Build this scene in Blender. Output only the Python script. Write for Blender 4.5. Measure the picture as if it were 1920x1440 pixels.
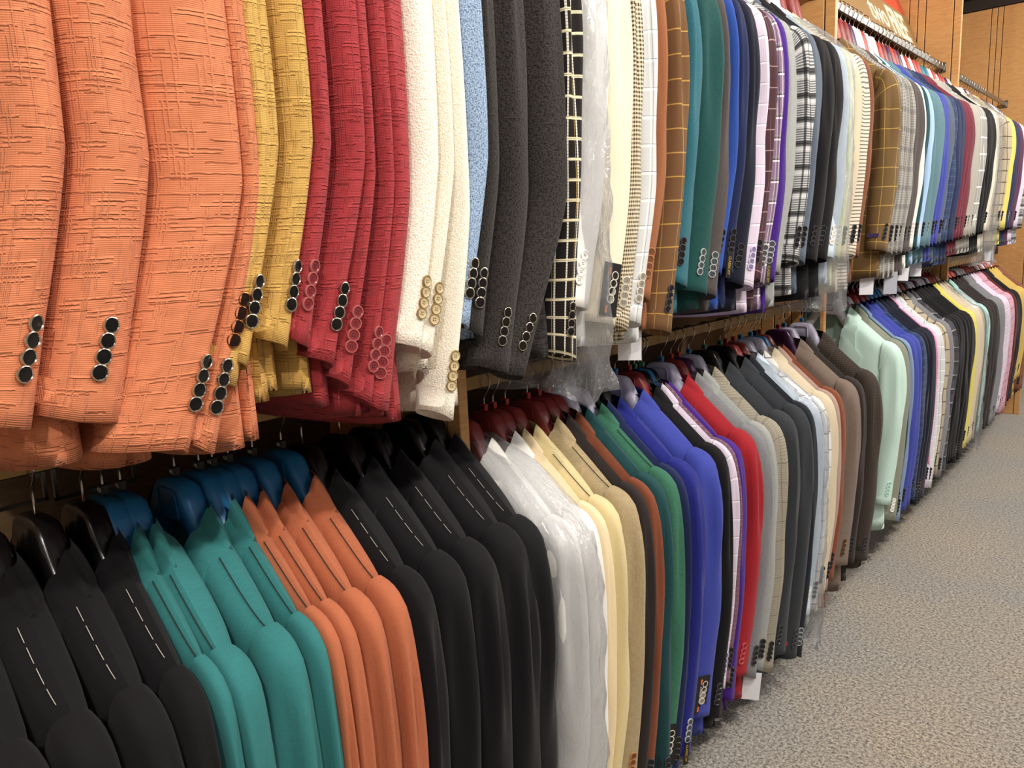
import bpy, math, random
import numpy as np
from mathutils import Vector, Matrix

for o in list(bpy.data.objects):
    bpy.data.objects.remove(o)
scene = bpy.context.scene
COL = scene.collection

# ------------------------------------------------------------------ camera
CAM = (1.2689, 0.0, 1.2921)
YAW, PITCH, ROLL, FPX = 0.7172, 0.1793, -0.0453, 1450.0
_F = Vector((-math.sin(YAW) * math.cos(PITCH), math.cos(YAW) * math.cos(PITCH), -math.sin(PITCH)))
_R = Vector((math.cos(YAW), math.sin(YAW), 0))
_U = _R.cross(_F)
_R2 = _R * math.cos(ROLL) + _U * math.sin(ROLL)
_U2 = -_R * math.sin(ROLL) + _U * math.cos(ROLL)
cam_d = bpy.data.cameras.new('camera')
cam_d.sensor_width = 36.0
cam_d.lens = FPX / 1920.0 * 36.0
cam_d.clip_start = 0.02
cam = bpy.data.objects.new('camera', cam_d)
COL.objects.link(cam)
m = Matrix((_R2, _U2, -_F)).transposed().to_4x4()
m.translation = Vector(CAM)
cam.matrix_world = m
scene.camera = cam

# ------------------------------------------------------------------ world, lamps, exposure
scene.view_settings.view_transform = 'Standard'
scene.view_settings.look = 'None'
scene.view_settings.exposure = 0.0
scene.view_settings.gamma = 1.0
scene.view_settings.use_curve_mapping = False
world = bpy.data.worlds.new('shop_ambient')
scene.world = world
world.use_nodes = True
world.node_tree.nodes['Background'].inputs[0].default_value = (0.80, 0.88, 1.0, 1)
world.node_tree.nodes['Background'].inputs[1].default_value = 0.10

def area(name, loc, size, size_y, power, col, target=None):
    d = bpy.data.lights.new(name, 'AREA')
    d.shape = 'RECTANGLE'
    d.size = size
    d.size_y = size_y
    d.energy = power
    d.color = col
    o = bpy.data.objects.new(name, d)
    COL.objects.link(o)
    o.location = loc
    if target:
        v = Vector(target) - Vector(loc)
        o.rotation_euler = v.to_track_quat('-Z', 'Y').to_euler()
    return o

# accent lamps above the aisle, aimed at the rails
for yy in (-1.0, 0.45, 1.9, 3.4, 5.0, 6.6):
    area('accent_light', (1.95, yy, 2.80), 0.08, 0.08, 28.0, (1.0, 0.93, 0.83), (0.45, yy + 0.12, 1.6))
# ceiling troffers lighting the whole shop
for xx in (1.7, 3.6):
    for yy in (-1.6, 0.9, 3.4, 5.9, 8.4):
        area('ceiling_light', (xx, yy, 2.88), 0.6, 1.2, 11.0, (0.95, 0.97, 1.0))

# ------------------------------------------------------------------ materials
def srgb(c):
    if isinstance(c, str):
        c = tuple(int(c[i:i + 2], 16) for i in (0, 2, 4))
    return tuple(((v / 255) / 12.92 if v / 255 <= 0.04045 else ((v / 255 + 0.055) / 1.055) ** 2.4) for v in c) + (1.0,)

class NT:
    """small helper for building node trees"""
    def __init__(self, name):
        self.mat = bpy.data.materials.new(name)
        self.mat.use_nodes = True
        self.t = self.mat.node_tree
        self.bsdf = self.t.nodes['Principled BSDF']
    def n(self, kind, **kw):
        nd = self.t.nodes.new(kind)
        for k, v in kw.items():
            setattr(nd, k, v)
        return nd
    def link(self, a, b):
        self.t.links.new(a, b)
    def put(self, sock, v):
        if hasattr(v, 'is_output') or isinstance(v, bpy.types.NodeSocket):
            self.t.links.new(v, sock)
        else:
            sock.default_value = v
    def math(self, op, a, b=0.0, c=None):
        nd = self.n('ShaderNodeMath', operation=op)
        self.put(nd.inputs[0], a)
        self.put(nd.inputs[1], b)
        if c is not None:
            self.put(nd.inputs[2], c)
        return nd.outputs[0]
    def mix(self, f, a, b):
        nd = self.n('ShaderNodeMix', data_type='RGBA')
        self.put(nd.inputs['Factor'], f)
        self.put(nd.inputs[6], a)
        self.put(nd.inputs[7], b)
        return nd.outputs[2]
    def noise(self, vec, scale, detail=2.0, rough=0.5):
        nd = self.n('ShaderNodeTexNoise')
        nd.inputs['Scale'].default_value = scale
        nd.inputs['Detail'].default_value = detail
        nd.inputs['Roughness'].default_value = rough
        if vec is not None:
            self.link(vec, nd.inputs['Vector'])
        return nd.outputs['Fac']
    def scaled(self, vec, s):
        nd = self.n('ShaderNodeMapping')
        nd.inputs['Scale'].default_value = s
        self.link(vec, nd.inputs['Vector'])
        return nd.outputs[0]
    def ramp(self, f, lo, hi):
        nd = self.n('ShaderNodeMapRange')
        self.put(nd.inputs['Value'], f)
        nd.inputs['From Min'].default_value = lo
        nd.inputs['From Max'].default_value = hi
        return nd.outputs[0]
    def bump(self, h, strength, dist):
        nd = self.n('ShaderNodeBump')
        nd.inputs['Strength'].default_value = strength
        nd.inputs['Distance'].default_value = dist
        self.link(h, nd.inputs['Height'])
        self.link(nd.outputs[0], self.bsdf.inputs['Normal'])
    def uv(self):
        nd = self.n('ShaderNodeTexCoord')
        return nd.outputs['UV']
    def sep(self, vec):
        nd = self.n('ShaderNodeSeparateXYZ')
        self.link(vec, nd.inputs[0])
        return nd.outputs[0], nd.outputs[1]
    def band(self, coord, period, width, off=0.0):
        f = self.math('FRACT', self.math('MULTIPLY_ADD', coord, 1.0 / period, off))
        return self.math('LESS_THAN', f, width / period)

def mul(c, k):
    return tuple(min(1, v * k) for v in c[:3]) + (1.0,)

def simple(name, col, rough=0.5, metal=0.0, bump=0.0, **kw):
    t = NT(name)
    b = t.bsdf
    b.inputs['Base Color'].default_value = srgb(col)
    b.inputs['Roughness'].default_value = rough
    b.inputs['Metallic'].default_value = metal
    tc = t.n('ShaderNodeTexCoord')
    nz = t.noise(tc.outputs['Object'], 60.0, 3)
    t.link(t.mix(t.math('MULTIPLY', nz, 0.25), srgb(col), mul(srgb(col), 0.7)), b.inputs['Base Color'])
    if bump:
        t.bump(t.noise(tc.outputs['Object'], 220.0, 3), 0.5, bump)
    for k, v in kw.items():
        b.inputs[k].default_value = v
    return t.mat

def cloth(t, rough=0.85, sheen=0.06):
    t.bsdf.inputs['Roughness'].default_value = rough
    t.bsdf.inputs['Specular IOR Level'].default_value = 0.2
    t.bsdf.inputs['Sheen Weight'].default_value = sheen
    t.bsdf.inputs['Sheen Roughness'].default_value = 0.5

def fab_plain(name, col, streak=0.18, fold=0.0):
    """worsted suiting: faint thread streaks and a fine weave"""
    t = NT(name)
    cloth(t)
    uv = t.uv()
    c = srgb(col)
    h = t.noise(t.scaled(uv, (70, 900, 1)), 1.0, 2)
    v = t.noise(t.scaled(uv, (900, 70, 1)), 1.0, 2)
    s = t.math('ADD', t.math('MULTIPLY', h, 0.5), t.math('MULTIPLY', v, 0.5))
    f = t.ramp(s, 0.35, 0.65)
    t.link(t.mix(f, mul(c, 1 - streak), mul(c, 1 + streak * 0.8)), t.bsdf.inputs['Base Color'])
    t.bump(s, 0.35, 0.0006)
    return t.mat

def fab_slub(name, col, dark):
    """slub weave: broken raised threads both ways over a ribbed ground"""
    t = NT(name)
    cloth(t, 0.8, 0.08)
    uv = t.uv()
    c, d = srgb(col), srgb(dark)
    u, vv = t.sep(uv)
    def dashes(a, c, pitch, seg, dens, w):
        """broken threads: rows of pitch metres along c, cut into random dashes along a"""
        rowf = t.math('MULTIPLY', c, 1.0 / pitch)
        row = t.math('FLOOR', rowf)
        w1 = t.n('ShaderNodeTexWhiteNoise', noise_dimensions='1D')
        t.link(row, w1.inputs['W'])
        sp = t.math('MULTIPLY_ADD', a, 1.0 / seg, t.math('MULTIPLY', w1.outputs[0], 9.0))
        cx = t.n('ShaderNodeCombineXYZ')
        t.link(row, cx.inputs[0]); t.link(t.math('FLOOR', sp), cx.inputs[1])
        w2 = t.n('ShaderNodeTexWhiteNoise', noise_dimensions='2D')
        t.link(cx.outputs[0], w2.inputs['Vector'])
        on = t.math('GREATER_THAN', w2.outputs[0], 1.0 - dens)
        wob = t.math('MULTIPLY', t.math('SUBTRACT', t.noise(t.scaled(uv, (130, 130, 1)), 1.0, 1), 0.5), 0.5)
        fr = t.math('ADD', t.math('FRACT', rowf), wob)
        prof = t.ramp(t.math('ABSOLUTE', t.math('SUBTRACT', fr, 0.5)), w, w * 0.35)
        return t.math('MULTIPLY', on, prof)
    h = dashes(u, vv, .0038, .030, .26, .33)
    v = dashes(vv, u, .0042, .026, .26, .32)
    h2 = dashes(u, t.math('ADD', vv, .0017), .0052, .022, .13, .22)
    rib = t.math('SINE', t.math('MULTIPLY', vv, 3600.0))
    rib2 = t.math('SINE', t.math('MULTIPLY', u, 1500.0))
    thr = t.math('MAXIMUM', h, t.math('MULTIPLY', v, 0.95))
    ground = t.math('MULTIPLY_ADD', rib, 0.10, t.math('MULTIPLY', rib2, 0.05))
    height = t.math('ADD', thr, ground)
    height = t.math('SUBTRACT', height, t.math('MULTIPLY', h2, 0.6))
    patch = t.noise(t.scaled(uv, (40, 60, 1)), 1.0, 2)
    base = t.mix(t.ramp(patch, 0.3, 0.7), mul(c, 0.86), mul(c, 1.06))
    base = t.mix(t.math('MULTIPLY', h2, 0.4), base, d)
    base = t.mix(t.math('MULTIPLY', thr, 0.3), base, mul(c, 1.18))
    t.link(base, t.bsdf.inputs['Base Color'])
    t.bump(height, 0.8, 0.0012)
    return t.mat

def fab_boucle(name, col, dark, amt=0.5, scale=420.0):
    t = NT(name)
    cloth(t, 0.9, 0.08)
    uv = t.uv()
    a = t.noise(t.scaled(uv, (scale * 0.55, scale, 1)), 1.0, 2)
    b = t.noise(t.scaled(uv, (scale, scale * 0.4, 1)), 0.9, 1)
    s = t.math('MULTIPLY_ADD', a, 0.6, t.math('MULTIPLY', b, 0.4))
    t.link(t.mix(t.math('MULTIPLY', t.ramp(s, 0.56, 0.36), amt), srgb(col), srgb(dark)), t.bsdf.inputs['Base Color'])
    t.bump(s, 0.9, 0.0022)
    return t.mat

def fab_pane(name, col, lines, streak=0.08):
    """checks: lines = list of (axis 'u'/'v', period, width, offset, colour, strength)"""
    t = NT(name)
    cloth(t)
    uv = t.uv()
    u, v = t.sep(uv)
    c = srgb(col)
    s = t.noise(t.scaled(uv, (500, 500, 1)), 1.0, 2)
    base = t.mix(t.ramp(s, 0.35, 0.65), mul(c, 1 - streak), mul(c, 1 + streak))
    for ax, per, w, off, lc, k in lines:
        f = t.band(u if ax == 'u' else v, per, w, off)
        base = t.mix(t.math('MULTIPLY', f, k), base, srgb(lc))
    t.link(base, t.bsdf.inputs['Base Color'])
    t.bump(s, 0.3, 0.0006)
    return t.mat

def fab_tooth(name, col, dark, per=0.007):
    """small houndstooth-like check: two crossed thread bands"""
    t = NT(name)
    cloth(t)
    uv = t.uv()
    u, v = t.sep(uv)
    a = t.band(u, per, per * 0.5)
    b = t.band(v, per * 0.8, per * 0.4)
    f = t.math('MULTIPLY_ADD', a, 0.45, t.math('MULTIPLY', b, 0.55))
    t.link(t.mix(f, srgb(col), srgb(dark)), t.bsdf.inputs['Base Color'])
    t.bump(t.noise(t.scaled(uv, (600, 600, 1)), 1.0, 2), 0.3, 0.0006)
    return t.mat

P = fab_plain
FAB = {
 'orange_slub': fab_slub('orange_slub', 'd27f59', '94482c'),
 'mustard_slub': fab_slub('mustard_slub', 'cda258', '80591c'),
 'crimson_slub': fab_slub('crimson_slub', 'a4363b', '5a1216'),
 'cream_boucle': fab_boucle('cream_boucle', 'fbf4e6', 'c9bb9f', 0.5, 430),
 'blue_tweed': fab_boucle('blue_tweed', 'a9c0dc', '3f5a86', 0.95, 520),
 'black_tweed': fab_boucle('black_tweed', '3a3533', '0c0a0a', 0.95, 420),
 'black_check': fab_pane('black_check', '1d1817', [('u', .030, .0045, .1, 'efe9dc', .85), ('v', .030, .0045, .3, 'efe3c0', .85), ('u', .060, .0012, .13, 'd9b95a', .8), ('v', .0045, .0012, 0, '1d1817', .5)], .3),
 'white_plain': P('white_plain', 'efece8', .05),
 'cream_plain': P('cream_plain', 'ece0c8', .06),
 'tan_houndstooth': fab_tooth('tan_houndstooth', 'e8dcc0', '4a3a26', .0085),
 'pale_windowpane': fab_pane('pale_windowpane', 'd2d4d6', [('v', .046, .0022, .2, '6f7683', .9), ('v', .046, .005, .28, 'f6f6f6', .8), ('u', .05, .0022, .35, '7d848f', .7), ('u', .05, .004, .5, 'f4f4f4', .6)]),
 'brown_plain': P('brown_plain', '97603f', .12),
 'brown_windowpane': fab_pane('brown_windowpane', '6f4f33', [('v', .042, .0022, .1, 'c39a4e', .85), ('u', .045, .0022, .3, 'b78f48', .7)]),
 'teal_suit': P('teal_suit', '2f6674', .2),
 'deepgreen_suit': P('deepgreen_suit', '1c4a48', .2),
 'charcoal_brown': P('charcoal_brown', '514a49', .14),
 'blue_suit': P('blue_suit', '2b4c9c', .12),
 'navy_suit': P('navy_suit', '1f284e', .15),
 'darknavy_suit': P('darknavy_suit', '181b2c', .15),
 'lilac_check': fab_pane('lilac_check', 'd8cade', [('v', .042, .002, .2, '6e6478', .85), ('v', .042, .004, .27, 'f5eefa', .8), ('u', .045, .002, .4, 'a79aae', .5)]),
 'maroon_check': fab_pane('maroon_check', '4a2f36', [('v', .044, .002, .1, 'b89a9a', .7), ('u', .045, .002, .5, '8f7376', .6)]),
 'plum_plaid': fab_pane('plum_plaid', '8d7590', [('v', .046, .004, .1, 'f0e8f0', .8), ('v', .046, .004, .25, 'f0e8f0', .8), ('v', .046, .006, .15, '1e1620', .7), ('u', .02, .002, .3, 'f0e8f0', .7), ('u', .03, .004, .6, '1e1620', .6)]),
 'purple_suit': P('purple_suit', '43207e', .12),
 'grey_melange': P('grey_melange', '9c9e9c', .16),
 'blackwhite_plaid': fab_pane('blackwhite_plaid', '6b6c70', [('v', .0055, .0026, 0, 'd8d8d8', .7), ('v', .055, .010, .2, '101012', .85), ('v', .055, .009, .45, 'e4e4e4', .6), ('u', .030, .007, .3, '101012', .8)]),
 'slate_suit': P('slate_suit', '5b6675', .14),
 'black_suit': P('black_suit', '110f13', .22),
 'sky_plain': P('sky_plain', 'd3e2f0', .04),
 'lime_plain': P('lime_plain', 'dfe3b8', .05),
 'beige_plain': P('beige_plain', 'cdbfa6', .08),
 'fine_stripe': fab_pane('fine_stripe', 'ded2c0', [('v', .010, .0035, 0, '55504a', .85)]),
 'rust_plain': P('rust_plain', '80513c', .14),
 'olive_windowpane': fab_pane('olive_windowpane', '6d5534', [('v', .058, .0026, .3, 'bb9a52', .8), ('u', .052, .0026, .2, 'bb9a52', .75)]),
 'grey_plaid': fab_pane('grey_plaid', '97948e', [('v', .0075, .003, 0, '5a5856', .6), ('v', .06, .014, .2, '403f40', .5), ('u', .0075, .0028, .3, 'c7c4be', .5), ('u', .05, .014, .5, '4a494a', .4)]),
 'darkteal_suit': P('darkteal_suit', '1e464a', .18),
 'paleblue_plain': P('paleblue_plain', 'a9c8ee', .05),
 'steel_teal': P('steel_teal', '5c7d88', .12),
 'royal_suit': P('royal_suit', '3c469e', .16),
 'navy_plaid': fab_pane('navy_plaid', '2d3f63', [('v', .03, .006, .2, '22304e', .6), ('v', .03, .0022, .6, '5b7095', .5), ('u', .03, .003, .4, '1c2740', .5)]),
 'burgundy_suit': P('burgundy_suit', '6f2a3a', .18),
 'greige_suit': P('greige_suit', 'a9a49b', .1),
 'grey_windowpane': fab_pane('grey_windowpane', '9a9994', [('v', .07, .006, .2, 'f2f2f0', .9), ('u', .05, .004, .4, 'e8e8e6', .7)]),
 'ivory_plain': P('ivory_plain', 'e3d9c6', .06),
 'beige_windowpane': fab_pane('beige_windowpane', 'b5a78f', [('v', .055, .005, .2, '2c2824', .85), ('u', .05, .005, .5, '2c2824', .8)]),
 'lemon_plain': P('lemon_plain', 'd8cc6a', .06),
 'plum_suit': P('plum_suit', '55304c', .14),
 'turquoise_suit': P('turquoise_suit', '327475', .14),
 'tangerine_suit': P('tangerine_suit', 'b06546', .12),
 'peach_plain': P('peach_plain', 'ead5ae', .05),
 'paleyellow_suit': P('paleyellow_suit', 'd9c898', .08),
 'khaki_melange': P('khaki_melange', 'a99674', .24),
 'darkbrown_suit': P('darkbrown_suit', '2e2726', .16),
 'chestnut_suit': P('chestnut_suit', '7e4630', .16),
 'green_melange': P('green_melange', '3a6e58', .26),
 'indigo_suit': P('indigo_suit', '23297e', .16),
 'mauve_check': fab_pane('mauve_check', '70505e', [('v', .012, .002, .2, '8f7480', .6), ('u', .012, .002, .4, '8f7480', .6)]),
 'red_suit': P('red_suit', '981e28', .1),
 'grey_suit': P('grey_suit', '7e7f84', .16),
 'tan_glen': fab_pane('tan_glen', '9a9384', [('v', .006, .002, 0, '7c766a', .6), ('v', .05, .002, .3, '6a6459', .7), ('u', .04, .002, .3, '6a6459', .7)]),
 'charcoal_suit': P('charcoal_suit', '2f3237', .16),
 'blackblue_suit': P('blackblue_suit', '20242c', .16),
 'white_windowpane': fab_pane('white_windowpane', 'dcdad6', [('v', .05, .0028, .2, '6b6b70', .9), ('u', .05, .0028, .6, '6b6b70', .8)]),
 'pinktaupe_suit': P('pinktaupe_suit', 'ad9389', .14),
 'taupe_suit': P('taupe_suit', '77685e', .14),
 'brown_microcheck': fab_tooth('brown_microcheck', '43382f', '2b2422', .008),
 'mint_plain': P('mint_plain', 'c4e0d6', .05),
 'sage_suit': P('sage_suit', '86887a', .12),
 'steel_blue': P('steel_blue', '7f93b2', .1),
 'pink_plain': P('pink_plain', 'd48fae', .06),
 'dark_plaid': fab_pane('dark_plaid', '4d4b52', [('v', .06, .005, .2, 'c9c9cc', .8), ('v', .06, .02, .5, '2b2a2e', .6), ('u', .045, .012, .3, '2b2a2e', .6)]),
 'darkgreen_suit': P('darkgreen_suit', '1d4a38', .14),
 'paleteal_plain': P('paleteal_plain', 'a8d2d0', .05),
 'pink_check': fab_pane('pink_check', 'cf9fb0', [('v', .045, .003, .2, '6f4a58', .7), ('u', .045, .003, .5, '6f4a58', .6)]),
 'maroon_suit': P('maroon_suit', '5a2024', .14),
 'khakiyellow_plain': P('khakiyellow_plain', 'c8ab5c', .1),
}

def plastic(name, col, rough=0.35):
    return simple(name, col, rough, 0.0, 0.00015)

HANG = {
 'black': plastic('hanger_black', '161415', 0.22),
 'blue': plastic('hanger_blue', '2478b4', 0.38),
 'maroon': plastic('hanger_maroon', '8c3434', 0.32),
 'red': plastic('hanger_red', 'b8423a', 0.35),
 'white': plastic('hanger_white', 'e6e2ec', 0.35),
 'lilac': plastic('hanger_lilac', 'cdc8e2', 0.35),
 'purple': plastic('hanger_purple', '4a2450', 0.28),
 'teal': plastic('hanger_teal', '2a7f96', 0.35),
 'rust': plastic('hanger_rust', 'a3512f', 0.35),
 'taupe': plastic('hanger_taupe', '8d8578', 0.4),
}
CHROME = simple('chrome', '8a8884', 0.3, 1.0)
RAIL_WOOD_REFLECTION = simple('rail_wood_reflection', '94774f', 0.28, 1.0)  # chrome with the reflected wood put into its base colour
WIRE = simple('hook_wire', 'b9b6b0', 0.22, 1.0)
RIM = simple('button_rim_metal', 'd9cfc0', 0.2, 1.0)
BRASS = simple('brass', 'b08a4c', 0.3, 1.0)
BTN = {
 'ring': (simple('button_black', '0d0b0c', 0.15), RIM),
 'ring_dark': (simple('button_black_brown', '1c0a08', 0.15), simple('button_rim_copper', 'a0603a', 0.25, 1.0)),
 'crimson': (simple('button_crimson', '7e2a30', 0.25), simple('button_crimson_rim', 'a85a58', 0.25)),
 'gold': (simple('button_horn', 'c9b690', 0.25), simple('button_gold_rim', 'b99c66', 0.25, 0.6)),
 'white': (simple('button_white', 'ece8e2', 0.3), simple('button_white_rim', 'f5f2ee', 0.3)),
 'shell': (simple('button_shell', '9d978a', 0.2), simple('button_shell_rim', 'd9d3c4', 0.2)),
 'brown': (simple('button_brown', '7a4726', 0.3), simple('button_brown_rim', 'b0774a', 0.3)),
 'dark': (simple('button_dark', '131216', 0.2), simple('button_dark_rim', '45444a', 0.2)),
 'black': (simple('button_jet', '080808', 0.2), simple('button_jet_rim', '161616', 0.2)),
 'grey': (simple('button_smoke', '4b5156', 0.2), simple('button_smoke_rim', 'b5bab8', 0.2)),
 'lilac': (simple('button_lilac', '8f83ac', 0.25), simple('button_lilac_rim', 'd8cfe8', 0.25)),
 'red': (simple('button_red', '9c1f28', 0.25), simple('button_red_rim', 'd2545a', 0.25)),
 'mint': (simple('button_mint', '9fd2c4', 0.25), simple('button_mint_rim', 'd0efe4', 0.25)),
 'brass': (simple('button_antique', '3a2c1a', 0.3), BRASS),
}
HOLE = simple('button_hole', '15100d', 0.6)
THREAD = simple('basting_thread', 'b8b2a6', 0.8)
SEAM_DARK = simple('seam_line_dark', '20201e', 0.9)  # dark line of the shoulder seam
INK_BLACK = simple('card_black', '141213', 0.5)
PAPER = simple('paper_white', 'e9e8ee', 0.6)
PAPER_GREY = simple('paper_grey', 'b4b6c4', 0.6)
ORANGE_INK = simple('ink_orange', 'e0763a', 0.5)
WHITE_INK = simple('ink_white', 'eeeae6', 0.5)
YELLOW_INK = simple('ink_yellow', 'd9b13c', 0.5)
RED_LABEL = simple('label_red', 'a81c2c', 0.6)
PURPLE_LABEL = simple('label_purple', '3a2a62', 0.6)
DARKRED_INK = simple('ink_dark_red', '5e0d16', 0.6)

def film(name):
    """clear polythene: mostly see-through with glancing reflections"""
    t = NT(name)
    nt = t.t
    out = nt.nodes['Material Output']
    nt.nodes.remove(t.bsdf)
    tr = t.n('ShaderNodeBsdfTransparent')
    tr.inputs[0].default_value = (0.94, 0.95, 0.97, 1)
    gl = t.n('ShaderNodeBsdfGlossy')
    gl.inputs['Roughness'].default_value = 0.16
    df = t.n('ShaderNodeBsdfDiffuse')
    df.inputs[0].default_value = (0.9, 0.92, 0.96, 1)
    tc = t.n('ShaderNodeTexCoord')
    h = t.noise(t.scaled(tc.outputs['UV'], (46, 24, 1)), 1.0, 4, 0.62)
    r = t.math('ABSOLUTE', t.math('SUBTRACT', h, 0.5))
    bp = t.n('ShaderNodeBump')
    bp.inputs['Strength'].default_value = 1.0
    bp.inputs['Distance'].default_value = 0.014
    t.link(r, bp.inputs['Height'])
    t.link(bp.outputs[0], gl.inputs['Normal'])
    fr = t.n('ShaderNodeFresnel')
    fr.inputs['IOR'].default_value = 1.5
    t.link(bp.outputs[0], fr.inputs['Normal'])
    m1 = t.n('ShaderNodeMixShader')
    m1.inputs[0].default_value = 0.10
    t.link(tr.outputs[0], m1.inputs[1])
    t.link(df.outputs[0], m1.inputs[2])
    m2 = t.n('ShaderNodeMixShader')
    t.link(t.math('MULTIPLY_ADD', fr.outputs[0], 0.52, 0.04), m2.inputs[0])
    t.link(m1.outputs[0], m2.inputs[1])
    t.link(gl.outputs[0], m2.inputs[2])
    t.link(m2.outputs[0], out.inputs['Surface'])
    return t.mat
FILM = film('clear_polythene')

def wood(name, col, dark):
    t = NT(name)
    tc = t.n('ShaderNodeTexCoord')
    v = t.scaled(tc.outputs['Object'], (28, 28, 160))
    g = t.noise(v, 1.0, 4, 0.6)
    v2 = t.scaled(tc.outputs['Object'], (6, 6, 1.2))
    g2 = t.noise(v2, 1.0, 3)
    f = t.ramp(t.math('MULTIPLY_ADD', g, 0.6, t.math('MULTIPLY', g2, 0.4)), 0.35, 0.65)
    t.link(t.mix(f, srgb(dark), srgb(col)), t.bsdf.inputs['Base Color'])
    t.bsdf.inputs['Roughness'].default_value = 0.45
    t.bump(g, 0.2, 0.0006)
    return t.mat
WOOD = wood('oak_laminate', 'd9a66c', 'c08c54')
WOOD_EDGE = wood('oak_edge', 'd9a76c', 'bb8750')
GROOVE = simple('groove_dark', '2a1a10', 0.8)
BACKPANEL = wood('rail_back_panel', '866a4e', '6c543c')
SOFFIT = simple('soffit_dark', '2a211d', 0.6)
PLASTER = simple('plaster', 'd8d2c6', 0.9, 0.0, 0.0006)
CEIL = simple('ceiling_white', 'dedcd6', 0.9, 0.0, 0.0006)
MIRROR = simple('mirror_glass', 'd6d8d0', 0.03, 1.0)
SIGN_TAN = simple('sign_tan', 'a08258', 0.35)
SIGN_RED = simple('sign_red', 'd8503c', 0.4)
SIGN_WHITE = simple('sign_letters', 'f4efd2', 0.5)

def carpet():
    t = NT('carpet_loop_pile')
    tc = t.n('ShaderNodeTexCoord')
    o = tc.outputs['Object']
    a = t.noise(o, 115.0, 3, 0.7)
    b = t.noise(t.scaled(o, (1, 1.2, 1)), 220.0, 2, 0.6)
    big = t.noise(o, 1.6, 3)
    f = t.ramp(t.math('MULTIPLY_ADD', a, 0.65, t.math('MULTIPLY', b, 0.35)), 0.40, 0.58)
    c1 = t.mix(t.ramp(big, 0.35, 0.65), srgb('aeaaa5'), srgb('bfb29e'))
    c = t.mix(f, srgb('524d4a'), c1)
    t.link(c, t.bsdf.inputs['Base Color'])
    t.bsdf.inputs['Roughness'].default_value = 0.95
    t.bsdf.inputs['Sheen Weight'].default_value = 0.2
    t.bump(a, 1.0, 0.006)
    return t.mat
CARPET = carpet()

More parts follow.
